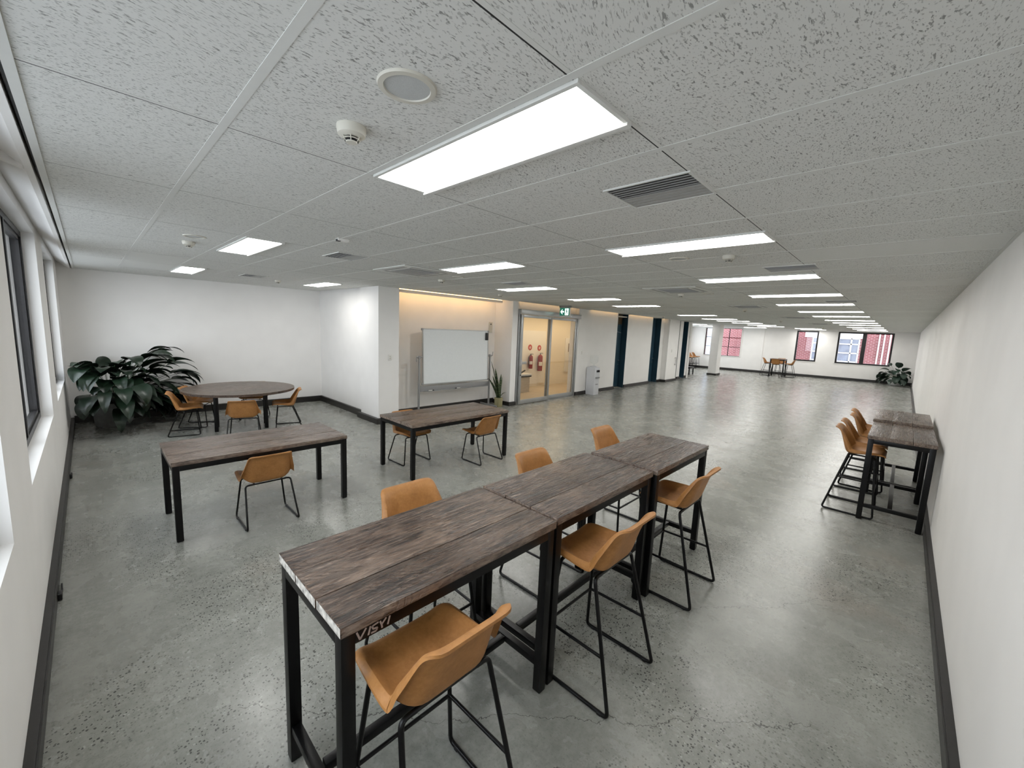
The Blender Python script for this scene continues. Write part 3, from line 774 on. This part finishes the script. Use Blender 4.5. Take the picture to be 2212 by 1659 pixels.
put(ST, 2.48, 1.93, -90, 'tan leather bar stool behind the middle bar table, back showing above the top', g)
put(ST, 3.73, 2.035, -90, 'tan leather bar stool behind the farthest bar table, smallest back of that side', g)
g = 'tan stools at the right wall counter'
put(ST, 6.385, .27, -90, 'tan leather bar stool nearest the camera at the right wall counter', g)
put(ST, 6.925, .27, -90, 'second tan bar stool along the right wall counter', g)
put(ST, 7.61, .23, -90, 'third tan bar stool along the right wall counter', g)
put(ST, 8.15, .26, -90, 'farthest tan bar stool along the right wall counter', g)
g = 'stools at the far high table'
put(ST, 26.95, 5.66, -90, 'small distant tan stool left of the far high table', g)
put(ST, 26.36, 5.10, 0, 'small distant tan stool with its back to the camera at the far high table', g)
put(ST, 26.95, 4.50, 90, 'small distant tan stool right of the far high table below the black window', g)
put(ST, 27.58, 5.1, 180, 'small distant tan stool behind the far high table', g)
g = 'stools in the far left corner'
put(ST, 27.75, 9.95, -90, 'rightmost of three distant tan stools by the far left corner', g)
put(ST, 27.17, 9.97, -90, 'middle one of three distant tan stools by the far left corner', g)
put(ST, 26.58, 9.97, -90, 'leftmost of three distant tan stools by the far left corner, half hidden', g)
g = 'tan chairs around the round table'
put(CH, 1.05, 8.66, -10, 'tan chair left of the round table facing right, closest to the window', g)
put(CH, 1.30, 9.20, -25, 'tan chair behind the left side of the round table near the plant', g)
put(CH, 1.655, 7.53, 72, 'tan chair with its back to the camera in front of the round table', g)
put(CH, 2.23, 9.28, -115, 'tan chair behind the round table, mostly hidden below the top', g)
put(CH, 2.52, 8.22, 164, 'tan chair right of the round table facing left', g)
put(CH, 1.145, 4.45, 90, 'tan chair with its back to the camera at the left dining table', 'tan chairs at the dining tables')
put(CH, 4.075, 4.475, 92, 'tan chair with its back to the camera at the right end of the whiteboard table', 'tan chairs at the dining tables')
put(CH, 3.21, 5.12, -88, 'tan chair pushed under the far side of the whiteboard table, facing the camera', 'tan chairs at the dining tables')

# ------------------------------------------------------------------ tables
def rect_table(name, label, cat, x0, x1, y0, y1, h, stretch, wood, group, th=.042, leg=.05):
    cx, cy = (x0 + x1) / 2, (y0 + y1) / 2; a, b = (x1 - x0) / 2, (y1 - y0) / 2
    t = thing(name, label, cat, (cx, cy, 0), 0, group)
    top = MB(); n = 3; w = 2 * b / n; shift = R_.randrange(3)
    for i in range(n):
        q0, q1 = -b + i * w + (.0012 if i else 0), -b + (i + 1) * w - (.0012 if i < n - 1 else 0)
        dz = (-.001, .0, -.0015)[i]
        top.prism([(-a + R_.uniform(0, .004), q0), (a - R_.uniform(0, .004), q0), (a - R_.uniform(0, .004), q1), (-a + R_.uniform(0, .004), q1)], h - th, h + dz, (0, 2, 3)[(i + shift) % 3], [1, 1, 1, 4 if label.startswith('nearest of') else 1])
    wn_ = 'wood2' if wood is M['wood2'] else 'wood'
    top.build('tabletop', [wood, M['edge'], M[wn_ + '_b'], M[wn_ + '_c'], M['edge_w']] if wood is not M['metal'] else [wood] * 5, t, bevel=.003)
    i_ = .008; zt = h - th - .0005
    for sx in (-1, 1):
        for sy in (-1, 1):
            X, Y = sx * (a - i_ - leg / 2), sy * (b - i_ - leg / 2)
            MB().box(X - leg / 2, X + leg / 2, Y - leg / 2, Y + leg / 2, .006, zt).build('leg', M['metal'], t, bevel=.0025)
            MB().box(X - leg / 2 + .006, X + leg / 2 - .006, Y - leg / 2 + .006, Y + leg / 2 - .006, 0, .0065).build('foot_cap', M['black'], t, smooth=False)
    ap = .048
    for sy in (-1, 1):
        Y = sy * (b - i_ - leg / 2); MB().box(-a + i_ + leg, a - i_ - leg, Y - leg / 2, Y + leg / 2, zt - ap, zt).build('apron_rail', M['metal'], t, bevel=.002)
    for sx in (-1, 1):
        X = sx * (a - i_ - leg / 2); MB().box(X - leg / 2, X + leg / 2, -b + i_ + leg, b - i_ - leg, zt - ap, zt).build('apron_rail', M['metal'], t, bevel=.002)
    if stretch:
        z0, z1 = .15, .19
        for sx in (-1, 1):
            X = sx * (a - i_ - leg / 2); MB().box(X - .02, X + .02, -b + i_ + leg, b - i_ - leg, z0, z1).build('end_stretcher', M['metal'], t, bevel=.003)
        MB().box(-a + i_ + leg, a - i_ - leg, -.02, .02, z0, z1).build('long_stretcher', M['metal'], t, bevel=.003)
    return t
gb = 'dark plank bar tables in a row'
BT0 = rect_table('bar_table', 'nearest of three dark plank bar tables in the foreground row', 'table', .505, 1.660, 1.215, 1.830, 1.005, True, M['wood'], gb)
rect_table('bar_table', 'middle of three dark plank bar tables in the foreground row', 'table', 1.672, 2.815, 1.220, 1.815, 1.012, True, M['wood'], gb)
rect_table('bar_table', 'farthest of three dark plank bar tables in the foreground row', 'table', 2.835, 3.905, 1.195, 1.775, 1.020, True, M['wood'], gb)
lt_ = MB(); zb = 1.005 - .042 - .044; yb = -.3075 + .008 - .0012; xb0 = -.5775 + .062
def stroke(p, q, w=.0032):
    d = Vector((q[0] - p[0], 0, q[1] - p[1])).normalized(); nn = Vector((-d.z, 0, d.x)) * w
    P0, P1 = Vector((xb0 + p[0], yb, zb + p[1])), Vector((xb0 + q[0], yb, zb + q[1]))
    lt_.extr([P0 + nn, P0 - nn, P1 - nn, P1 + nn], (0, .001, 0))
for p, q in [((.0, .036), (.012, .004)), ((.012, .004), (.034, .036)), ((.042, .004), (.050, .034)), ((.056, .030), (.080, .034)), ((.056, .030), (.060, .018)), ((.060, .018), (.076, .016)), ((.076, .016), (.072, .005)), ((.072, .005), (.052, .006)), ((.086, .034), (.092, .018)), ((.092, .018), (.110, .036)), ((.092, .018), (.094, .004)), ((.116, .006), (.124, .036))]: stroke(p, q)
sk = lt_.build('painted_lettering', simple('pale_scrawl_paint', (.34, .27, .24), .7), BT0, smooth=False); sk['label'] = 'pale scrawled lettering on the apron corner'
gc = 'plank bar tables along the right wall'
rect_table('bar_table', 'nearer dark plank bar table against the right wall', 'table', 6.05, 7.27, -.365, .195, .99, True, M['wood2'], gc)
rect_table('bar_table', 'farther dark plank bar table against the right wall, slightly higher', 'table', 7.28, 8.50, -.365, .205, 1.02, True, M['wood2'], gc)
gd_ = 'plank dining tables'
rect_table('dining_table', 'long grey brown plank dining table at the left with one chair', 'table', .415, 1.955, 4.40, 5.20, .735, False, M['wood2'], gd_, .038)
rect_table('dining_table', 'long brown plank dining table in front of the whiteboard with two chairs', 'table', 2.775, 4.515, 4.37, 5.21, .735, False, M['wood2'], gd_, .038)
rect_table('bar_table', 'small distant high table among stools near the far wall', 'table', 26.6, 27.3, 4.75, 5.45, 1.0, False, M['wood2'], None)
rect_table('side_table', 'low black legged table peeking out past the end of the teal door wall', 'table', 22.05, 22.65, 8.12, 8.8, .42, False, M['metal'], None)
# round table
t = thing('round_table', 'round grey brown plank table in the back left area', 'table', (1.86, 8.60, 0), math.radians(20))
tp = MB(); RR = .86; n = 6; w = 2 * RR / n
for i in range(n):
    q0, q1 = -RR + i * w + .001, -RR + (i + 1) * w - .001; pts = []
    ks = [q0 + (q1 - q0) * k / 10 for k in range(11)]
    right = [(math.sqrt(max(RR * RR - q * q, .0004)), q) for q in ks]
    pts = right + [(-x, q) for x, q in reversed(right)]
    tp.prism(pts, .695, .735, (0, 2, 3)[i % 3], 1)
tp.build('tabletop', [M['wood2'], M['wood2_b'], M['wood2_b'], M['wood2_c']], t, bevel=0)
for sx in (-1, 1):
    for sy in (-1, 1):
        X, Y = sx * .375, sy * .20
        MB().box(X - .028, X + .028, Y - .028, Y + .028, 0, .694).xf(Matrix.Rotation(math.radians(-32), 4, 'Z')).build('leg', M['metal'], t, bevel=.002)
fr = MB(); fr.box(-.35, .35, -.225, -.175, .65, .694); fr.box(-.35, .35, .175, .225, .65, .694); fr.box(-.40, -.35, -.17, .17, .65, .694); fr.box(.35, .40, -.17, .17, .65, .694)
fr.xf(Matrix.Rotation(math.radians(-32), 4, 'Z')).build('under_frame', M['metal'], t)

# ------------------------------------------------------------------ plants
def leaf(mb, base, az, elev, stem_len, L, W, droop, rnd, twist=0., ms=1):
    base = Vector(base); h = Vector((math.cos(az), math.sin(az), 0)); up = Vector((0, 0, 1))
    p = base.copy(); e = elev; path = [p.copy()]
    for k in range(6):
        d = h * math.cos(e) + up * math.sin(e); p = p + d * (stem_len / 6); e -= droop * .10; path.append(p.copy())
    mb.tube(path, .005, 6, m=ms, r1=.003)
    N = 9; rows = []; side = Vector((-h.y, h.x, 0)); side = side * math.cos(twist) + up * math.sin(twist)
    ph = rnd.uniform(0, 6)
    for k in range(N + 1):
        u = k / N; d = h * math.cos(e) + up * math.sin(e); nrm = side.cross(d) * -1
        if k: p = p + d * (L / N)
        e -= droop * (.16 + .12 * u)
        w = W * (math.sin(PI * min(1, u ** .72)) ** .8) * (1 if u < 1 else 0) + .002
        row = []
        for j in range(7):
            s = -1 + j / 3
            bend = .22 * abs(s) + .05 * math.sin(ph + 9 * u + 2 * s)
            row.append(p + side * (w * s * .97) + nrm * (-w * bend * -1))
        rows.append(row)
    mb.grid(rows, 0)
def bush(name, label, loc, pot_fn, potmat, nleaf, spread, mats, seed, stem=(.45, .85), L=(.36, .52), W=(.07, .11), clip=None, zmax=9.):
    rnd = random.Random(seed)
    t = thing(name, label, 'plant', loc)
    pot_fn(t, potmat)
    mb = MB(); zt = spread
    for i in range(nleaf):
        best = None
        for tr in range(60):
            az = rnd.uniform(0, 2 * PI); q = (i + .5) / nleaf
            el = math.radians(80 - 78 * q ** .9 + rnd.uniform(-8, 8))
            sl = rnd.uniform(*stem) * (1.0 - .25 * q); LL = rnd.uniform(*L)
            r0 = rnd.uniform(0, .09); lm = MB()
            leaf(lm, (r0 * math.cos(az), r0 * math.sin(az), zt), az, el, sl, LL, rnd.uniform(*W), rnd.uniform(.45, 1.0), rnd, rnd.uniform(-.35, .35))
            front = math.cos(az + PI / 2) > .55
            if min(v.z for v in lm.v) > (.30 if front and i % 5 else .02) and max(v.z for v in lm.v) < zmax and (clip is None or all(clip(v + Vector(loc)) for v in lm.v)): best = lm; break
        if best is None: continue
        b0 = len(mb.v); mb.v += best.v; mb.f += [tuple(q + b0 for q in f) for f in best.f]; mb.m += best.m
    mb.build('foliage', mats, t, recalc=False)
    return t
def pot_cyl(r0, r1, h):
    def f(t, mat):
        MB().lathe([(0, 0), (r0 * .97, 0), (r0, .01), (r1, h - .008), (r1 - .004, h), (r1 - .02, h), (r1 - .024, h - .03), (0, h - .03)], 48).build('pot', mat, t)
        MB().lathe([(0, h - .031), (r1 - .025, h - .031), (r1 - .027, h - .022), (0, h - .016)], 32).build('soil', M['soil'], t)
    return f
bush('potted_plant', 'large dark green peace lily in a grey pot in the window corner', (.20, 10.02, 0), pot_cyl(.22, .255, .42), M['potgrey'], 150, .40, [M['leaf'], M['stem']], 11, (.45, 1.15), (.36, .56), (.08, .135),
     clip=lambda p: p.x > XW + .02 and p.y < BY - .02 and not (p.z < .85 and (math.hypot(p.x - 1.25, p.y - 9.22) < .42 or math.hypot(p.x - 1.02, p.y - 8.66) < .42)), zmax=1.47)
def pot_round(t, mat):
    MB().lathe([(0, 0), (.19, 0), (.24, .05), (.28, .16), (.275, .27), (.245, .36), (.235, .36), (.225, .33), (0, .33)], 48).build('pot', mat, t)
    MB().lathe([(0, .329), (.224, .329), (.22, .335), (0, .34)], 32).build('soil', M['soil'], t)
bush('potted_plant', 'distant green plant in a white pot in the far right corner', (28.35, .18, 0), pot_round, M['potwhite'], 44, .33, [M['leaf2'], M['stem']], 9, (.25, .85), (.40, .56), (.11, .17),
     clip=lambda p: p.y > YR + .03 and p.x < fx(p.y) - .03 and p.y < 1.02, zmax=1.55)
# snake plant
t = thing('snake_plant', 'tall snake plant in a ribbed gold pot beside the whiteboard', 'plant', (7.27, 7.42, 0))
pm = MB(); n = 48; prof = [(.0, 0), (.092, 0), (.098, .01), (.105, .23), (.10, .235), (.09, .235), (.088, .21), (0, .21)]
pm.lathe(prof, n)
for k, v in enumerate(pm.v):
    j = k % n
    rr = math.hypot(v.x, v.y)
    if rr > .091: f = 1 + .035 * (1 if j % 2 else -1); v.x *= f; v.y *= f
pm.build('pot', M['potbrass'], t)
MB().lathe([(0, .209), (.087, .209), (.086, .216), (0, .218)], 24).build('soil', M['soil'], t)
bl = MB(); rnd = random.Random(3)
for (dx, dy, hgt, lx, ly, w) in [(-.03, 0, .98, -.25, .03, .026), (0, .02, .80, -.14, .0, .030), (-.04, -.01, .62, -.24, -.03, .028), (-.02, .03, .55, -.28, .05, .026), (.02, -.02, .66, -.03, -.05, .030), (.03, .02, .56, .05, .04, .028), (.04, 0, .60, .09, 0, .028), (0, -.04, .48, -.12, -.04, .03), (.05, .0, .22, .17, -.06, .022), (-.01, -.03, .52, -.06, .05, .028), (.01, .04, .44, -.18, .04, .026)]:
    rows = []; a = rnd.uniform(0, PI)
    for k in range(11):
        u = k / 10; c = Vector((dx + lx * u ** 1.5, dy + ly * u ** 1.5, .20 + hgt * u * (1 if hgt > .3 else (1.6 - u * .9))))
        ww = w * (.75 + .5 * u) * (1 - u ** 5) + .001; aa = a + u * .7
        s = Vector((math.cos(aa), math.sin(aa), 0)); f = Vector((-math.sin(aa), math.cos(aa), 0))
        rows.append([c - s * ww, c - s * ww * .5 + f * ww * .25, c + f * ww * .35, c + s * ww * .5 + f * ww * .25, c + s * ww])
    bl.grid(rows)
    bl.grid([[p + Vector((0, 0, -.002)) for p in r][::-1] for r in rows])
bl.build('foliage', M['blade'], t, recalc=False)

# ------------------------------------------------------------------ whiteboard
WY = 7.56
t = thing('whiteboard', 'mobile whiteboard on a grey steel stand in the lit niche', 'whiteboard', (6.0, WY, 0))
bw_, z0, z1 = .965, .70, 1.935
tilt = Matrix.Translation((0, 0, 1.31)) @ Matrix.Rotation(math.radians(-2), 4, 'X') @ Matrix.Translation((0, 0, -1.31))
MB().box(-bw_ + .02, bw_ - .02, -.012, .012, z0 + .02, z1 - .02).xf(tilt).build('board', M['board'], t, smooth=False)
f = MB(); f.box(-bw_, bw_, -.016, .016, z1 - .022, z1); f.box(-bw_, bw_, -.016, .016, z0, z0 + .022); f.box(-bw_, -bw_ + .022, -.016, .016, z0 + .022, z1 - .022); f.box(bw_ - .022, bw_, -.016, .016, z0 + .022, z1 - .022)
f.xf(tilt).build('frame', M['alu'], t, smooth=False)
for sx in (-1, 1):
    for zz in (z0, z1 - .04):
        MB().box(sx * bw_ - .022, sx * bw_ + .022, -.02, .02, zz - .004, zz + .044).xf(tilt).build('corner_cap', M['midgrey'], t, bevel=.008)
    X = sx * 1.045
    MB().box(X - .018, X + .018, -.018, .018, .06, 1.30).build('post', M['midgrey'], t, bevel=.004)
    MB().box(X - .02, X + .02, -.30, .30, .035, .07).build('foot', M['midgrey'], t, bevel=.004)
    for yy in (-.28, .28): MB().lathe([(0, -.01), (.025, -.01), (.03, 0), (.025, .01), (0, .01)], 20, (X, yy, .03), axis='y').build('caster', M['black'], t)
    p = MB(); p.tube([(X - sx * .08, 0, 1.31), (X + sx * .07, 0, 1.31)], .014, 10); p.box(X - .025, X + .025, -.025, .025, 1.28, 1.34); p.build('pivot', M['midgrey'], t)
    MB().tube([(X + sx * .06, -.005, 1.31), (X + sx * .075, -.01, 1.31), (X + sx * .08, -.02, 1.31 + (.10 if sx > 0 else -.10))], .008, 8, .02).build('locking_lever', M['midgrey'], t)
MB().box(-1.027, 1.027, .0, .016, .55, .66).build('cross_rail', M['midgrey'], t, bevel=.002)
MB().box(-.95, .95, -.07, .0, .548, .556).build('pen_tray', M['alu'], t, smooth=False)
for x, fl_, lb in [(5.23, 1, 'left marker pen lying on the whiteboard tray'), (6.02, -1, 'right marker pen lying on the whiteboard tray')]:
    mk = thing('marker_pen', lb, 'marker pen', (x, WY - .04, .556), 0, 'markers on the whiteboard tray')
    MB().tube([(-.05, 0, .010), (.05, 0, .010)], .010, 12).build('barrel', M['white'], mk)
    MB().tube([(fl_ * .05, 0, .010), (fl_ * .095, 0, .010)], .0105, 12).build('cap', M['black'], mk)
e = MB().box(-.04, .04, -.03, .0, -.09, .09).build('board_eraser', M['black'], bevel=.006, loc=(6.90, WY - .005, 1.79)); tag(e, 'black magnetic eraser at the top right of the whiteboard', 'eraser')

# wall fittings
def plate(name, label, cat, p, half, th, normal='y', extra=None):
    t = thing(name, label, cat, p)
    a, b = half
    if normal == 'y': m = MB().box(-a, a, -th, 0, -b, b)
    else: m = MB().box(-th, 0, -a, a, -b, b)
    m.build('plate', M['cream' if 'controller' in name else 'white'], t, bevel=.003)
    if extra: extra(t)
    return t
def rockers(t, th=.012):
    for dz in (-.02, .02): MB().box(-.012, .012, -th - .004, -th + .001, dz - .013, dz + .013).build('rocker', M['cream'], t, bevel=.002)
plate('light_switch', 'white double light switch on the white pier left of the whiteboard', 'light switch', (4.19, 7.45, 1.33), (.038, .06), .012, extra=rockers)
plate('light_switch', 'white light switch on the wall right of the sliding glass door', 'light switch', (10.86, wl(10.86), 1.36), (.038, .06), .012, extra=rockers)
def dots(t):
    MB().lathe([(0, -.026), (.018, -.026), (.018, -.018), (0, -.018)], 20, (0, 0, .085), axis='y').build('sensor_eye', M['black'], t)
plate('wall_controller', 'white wall mounted controller at the right edge of the whiteboard niche', 'controller', (7.40, 7.97, 2.02), (.06, .14), .02, extra=dots)
plate('light_switch', 'small white switch on the pier before the third teal door', 'light switch', (17.75, wl(17.75) - .23, 1.36), (.05, .07), .012, extra=rockers)
MB_h = MB(); MB_h.tube([(0, -.05, -.18), (0, -.05, .18)], .014, 10); MB_h.box(-.02, .02, -.05, .0, -.16, -.13); MB_h.box(-.02, .02, -.05, .0, .13, .16)
o = MB_h.build('pull_handle', M['steel'], loc=(18.22, wl(18.22) - .23, .90)); tag(o, 'steel pull handle beside the third teal door', 'handle')

# teal doors
def blue_door(label, x0, x1, dp, closer, transom):
    t = thing('door', label, 'door', ((x0 + x1) / 2, wl((x0 + x1) / 2) + dp, 0), math.atan(.0312))
    w = (x1 - x0) / 2 - .02; d0 = 2.30
    MB().box(-w, w, 0, .045, .01, d0).build('leaf', M['blue'], t, bevel=.003)
    MB().box(-w, w, .0, .045, d0 + .05, ZC - .005).build('transom', M['brown'] if transom else M['blue'], t, bevel=.002)
    MB().box(-w, w, -.01, .045, d0, d0 + .05).build('head_rail', M['blue'], t, bevel=.002)
    h = MB(); h.tube([(w - .09, 0, 1.02), (w - .09, -.05, 1.02), (w - .21, -.05, 1.02)], .009, 8, .02); h.lathe([(0, -.008), (.026, -.008), (.026, 0), (0, 0)], 20, (w - .09, 0, 1.02), axis='y'); h.lathe([(0, -.008), (.022, -.008), (.022, 0), (0, 0)], 20, (w - .09, 0, .86), axis='y')
    h.build('lever_handle', M['steel'], t)
    if closer:
        MB().box(-w + .02, -w + .26, -.06, 0, 2.02, 2.09).build('door_closer', M['midgrey'], t, bevel=.006)
        MB().tube([(-w + .2, -.05, 2.055), (-w + .02, -.16, 2.08), (-w + .40, -.14, 2.04)], .009, 8).build('closer_arm', M['steel'], t)
    return t
blue_door('first teal door past the water cooler, with closer and brown transom', 13.12, 13.86, .22, True, True)
blue_door('second teal door along the left wall', 16.08, 16.91, .22, False, False)
blue_door('third teal door along the left wall, just past the narrow pier', 18.47, 19.08, .22, True, False)
blue_door('last teal door near the end of the left wall', 19.52, 20.18, .34, False, False)

# sliding glass door
X0, X1 = 7.79, 10.58
t = thing('sliding_door', 'aluminium framed sliding glass door to the warm lit lobby', 'door', ((X0 + X1) / 2, wl((X0 + X1) / 2), 0), math.atan(.0312))
W2 = (X1 - X0) / 2
MB().box(-W2 - .01, W2 + .02, -.09, .10, 2.40, 2.525).build('header_box', M['alu'], t, bevel=.004)
MB().box(-W2, -W2 + .07, -.01, .10, 0, 2.40).build('jamb', M['alu'], t, bevel=.003)
MB().box(W2 - .07, W2, -.01, .10, 0, 2.40).build('jamb', M['alu'], t, bevel=.003)
MB().box(-W2 + .07, W2 - .07, -.01, .10, 0, .012).build('floor_track', M['alu'], t, smooth=False)
for nm, a, b, y0 in (('sliding_leaf', -W2 + .05, -.02, -.06), ('fixed_leaf', -.10, W2 - .08, .0)):
    p = MB(); y1 = y0 + .045; s = .075
    p.box(a, a + s, y0, y1, .015, 2.39); p.box(b - s, b, y0, y1, .015, 2.39); p.box(a + s, b - s, y0, y1, .015, .13); p.box(a + s, b - s, y0, y1, 2.32, 2.39)
    lf = p.build(nm, M['alu'], t, bevel=.002)
    MB().box(a + s, b - s, y0 + .018, y0 + .026, .13, 2.32).build('glass_pane', M['glass'], lf, smooth=False)
hb = MB(); hb.box(-W2 + .055, -W2 + .115, -.078, -.06, .90, 1.20); hb.box(-W2 + .115, -W2 + .31, -.072, -.062, 1.09, 1.16)
hb.build('door_handle', M['steel'], t, bevel=.003)
MB().lathe([(0, -.072), (.016, -.072), (.016, -.06), (0, -.06)], 16, (-W2 + .085, 0, .80), axis='y').build('lock_barrel', M['black'], t)

# lobby contents
LY = 9.446
t = thing('lobby_panel', 'white panel on the lobby wall behind the fire extinguishers', 'panel', (10.85, LY, 0))
MB().box(-.62, .66, -.03, 0, .10, 1.98).build('sheet', M['white'], t, bevel=.004)
t = thing('cabinet_panel', 'white wall panel with a dark slot behind the right glass leaf', 'panel', (13.05, LY, 0))
MB().box(-.33, .35, -.04, 0, .45, 1.75).build('sheet', M['white'], t, bevel=.004)
MB().box(-.17, -.13, -.045, -.04, 1.22, 1.55).build('slot', M['brown'], t, smooth=False)
def extinguisher(label, x, z, h, r, hose):
    t = thing('fire_extinguisher', label, 'fire extinguisher', (x, LY - .03 - r - .02, z), 0, 'fire extinguishers in the lobby')
    MB().lathe([(0, 0), (r * .96, 0), (r, .015), (r, h * .80), (r * .9, h * .86), (r * .45, h * .92), (r * .25, h * .94), (0, h * .94)], 28).build('cylinder', M['red'], t)
    MB().lathe([(r + .0012, h * .28), (r + .0012, h * .55)], 28).build('white_label', M['signwhite'], t) if False else None
    lb = MB(); n = 8; rows = []
    for zz in (h * .30, h * .52):
        rows.append([((r + .0015) * math.cos(a), (r + .0015) * math.sin(a), zz) for a in [-PI * .95 + PI * .5 * k / n for k in range(n + 1)]])
    lb.grid(rows); lb.build('label', M['signwhite'], t)
    v = MB(); v.tube([(0, 0, h * .93), (0, 0, h)], .018, 10); v.box(-.012, .012, -.11, .03, h * .985, h * 1.005); v.box(-.012, .012, -.10, .02, h * 1.03, h * 1.045); v.build('valve_handle', M['black'], t)
    if hose: MB().tube([(-.02, -.02, h * .96), (-.14, -.04, h * .90), (-r - .05, -.03, h * .55), (-r - .03, -.02, h * .14)], .011, 8, .08).build('hose', M['black'], t)
    MB().box(-.03, .03, r - .005, r + .02, h * .4, h * .8).build('wall_bracket', M['steel'], t, smooth=False)
    return t
extinguisher('left red fire extinguisher with a black hose behind the glass door', 10.62, .67, .50, .075, True)
extinguisher('right taller red fire extinguisher behind the glass door', 11.12, .57, .62, .085, False)
def disc(label, x, z):
    t = thing('fire_sign', label, 'sign', (x, LY - .03, z), 0, 'round fire signs')
    MB().lathe([(0, -.006), (.10, -.006), (.10, 0), (0, 0)], 36, axis='y').build('disc', M['signred'], t)
    s = MB(); y = -.0075
    for p in ([(-.022, -.05), (.022, -.05), (.022, .02), (-.022, .02)], [(-.008, .025), (.03, .025), (.03, .04), (-.008, .04)], [(-.06, -.008), (-.034, -.008), (-.034, .004), (-.06, .004)], [(.034, -.008), (.06, -.008), (.06, .004), (.034, .004)]):
        s.extr([(a, y, b) for a, b in p], (0, .001, 0))
    s.build('symbol', M['signwhite'], t, smooth=False)
disc('left round red fire sign above the extinguisher with a hose', 10.66, 1.40)
disc('right round red fire sign above the taller extinguisher', 11.16, 1.38)
t = thing('small_stand', 'small white stand behind the left glass leaf', 'stand', (9.60, 8.75, 0))
MB().box(-.28, .28, -.16, .16, .55, .60).build('top', M['white'], t, bevel=.003)
MB().box(-.26, .26, -.165, -.12, .505, .55).build('slot', M['black'], t, smooth=False)
MB().box(-.24, .24, -.11, .14, .006, .55).build('body', M['lobbyfloor'], t, smooth=False)
o = MB().tube([(-.10, 0, .02), (0, .02, .05), (.10, 0, .10)], .025, 8, .03).build('handset', M['black'], loc=(9.62, 8.75, .60)); tag(o, 'black handset lying on the small white lobby stand', 'handset')

# water cooler
t = thing('water_cooler', 'white floor standing water cooler against the left wall', 'water cooler', (11.36, wl(11.36) - .185, 0), math.atan(.0312))
MB().box(-.155, .155, -.155, .165, .02, .90).build('body', M['cooler'], t, bevel=.025)
MB().box(-.15, .15, -.15, .15, 0, .03).build('plinth', M['cooler'], t, bevel=.004)
MB().box(-.10, .10, -.165, -.15, .58, .84).build('tap_recess', M['cooler'], t, bevel=.01)
for dx, mm in ((-.045, 'black'), (.045, 'black')): MB().box(dx - .016, dx + .016, -.205, -.165, .74, .81).build('tap', M[mm], t, bevel=.006)
MB().box(-.10, .10, -.20, -.15, .545, .575).build('drip_tray', M['midgrey'], t, bevel=.006)
MB().box(-.075, .075, -.16, -.150, .33, .36).build('badge', M['midgrey'], t, bevel=.003)
MB().lathe([(.09, .895), (.11, .90), (.11, .925), (.09, .93), (0, .93), (0, .895)], 28).build('bottle_collar', M['cooler'], t)
bo = MB().lathe([(.028, .0), (.030, .06), (.10, .10), (.132, .14), (.134, .19), (.127, .20), (.134, .21), (.134, .30), (.12, .33), (.03, .335), (.0, .335)], 32)
o = bo.build('water_bottle', M['bottle'], loc=(11.36, wl(11.36) - .185, .932)); tag(o, 'clear water bottle upside down on the water cooler', 'bottle')
t = thing('power_plug', 'white plug and cord on the black skirting right of the water cooler', 'plug', (11.80, wl(11.8) - .04, .07))
MB().box(-.05, .05, -.03, 0, -.03, .03).build('plug_body', M['white'], t, bevel=.004)
MB().tube([(.05, -.02, 0), (.14, -.05, -.05), (.26, -.10, -.063), (.36, -.06, -.063)], .006, 8, .05).build('cord', M['white'], t)
# little black sockets hanging off the window side trunking
for y, lb in ((4.02, 'small black floor plug at the foot of the window wall, nearer the camera'), (6.55, 'small black floor plug at the foot of the window wall under the second window')):
    t = thing('floor_plug', lb, 'plug', (XW + .044, y if y < 5 else 7.0, .0), 0, 'black plugs on the window wall skirting')
    MB().box(0, .022, -.03, .03, .004, .05).build('body', M['black'], t, bevel=.004)
    MB().tube([(.012, .03, .02), (.018, .10, .008), (.012, .22, .006)], .005, 6, .03).build('cord', M['black'], t)

# ------------------------------------------------------------------ lights, sky, camera
def area(name, loc, rot, sx, sy, power, col):
    l = bpy.data.lights.new(name, 'AREA'); l.shape = 'RECTANGLE'; l.size = sx; l.size_y = sy; l.energy = power; l.color = col
    o = bpy.data.objects.new(name, l); COL.objects.link(o); o.location = loc; o.rotation_euler = rot; return o
area('lobby_lamp', (11.0, 8.6, 2.59), (0, 0, 0), 5.0, .5, 26, (1.0, .76, .46))
w = bpy.data.worlds.new('World'); SC.world = w; w.use_nodes = True
bg = w.node_tree.nodes['Background']; bg.inputs['Color'].default_value = (.86, .93, 1.0, 1); bg.inputs['Strength'].default_value = 3.2

cam = bpy.data.cameras.new('camera'); co = bpy.data.objects.new('camera', cam); COL.objects.link(co)
R3 = Matrix(((0.6951501, 0.06610101, -0.7158191), (-0.71755901, 0.12379117, -0.6854085), (0.04330589, 0.99010424, 0.13348483)))
co.matrix_world = Matrix.Translation((0, 0, 2.0)) @ R3.to_4x4()
cam.sensor_fit = 'HORIZONTAL'; cam.sensor_width = 36.0; cam.lens = 36.0 * 878.82 / 2212; cam.clip_start = .02; cam.clip_end = 200
SC.camera = co
SC.view_settings.view_transform = 'Standard'; SC.view_settings.look = 'None'; SC.view_settings.gamma = 1.0; SC.view_settings.exposure = 0.70
SC.view_settings.use_curve_mapping = False
SC.cycles.use_denoising = True
SC.cycles.max_bounces = 7; SC.cycles.diffuse_bounces = 5; SC.cycles.glossy_bounces = 3; SC.cycles.transmission_bounces = 4; SC.cycles.transparent_max_bounces = 10
SC.cycles.use_adaptive_sampling = True; SC.cycles.adaptive_threshold = .07; SC.cycles.adaptive_min_samples = 12
SC.cycles.caustics_reflective = False; SC.cycles.caustics_refractive = False
SC.cycles.sample_clamp_indirect = 6.0
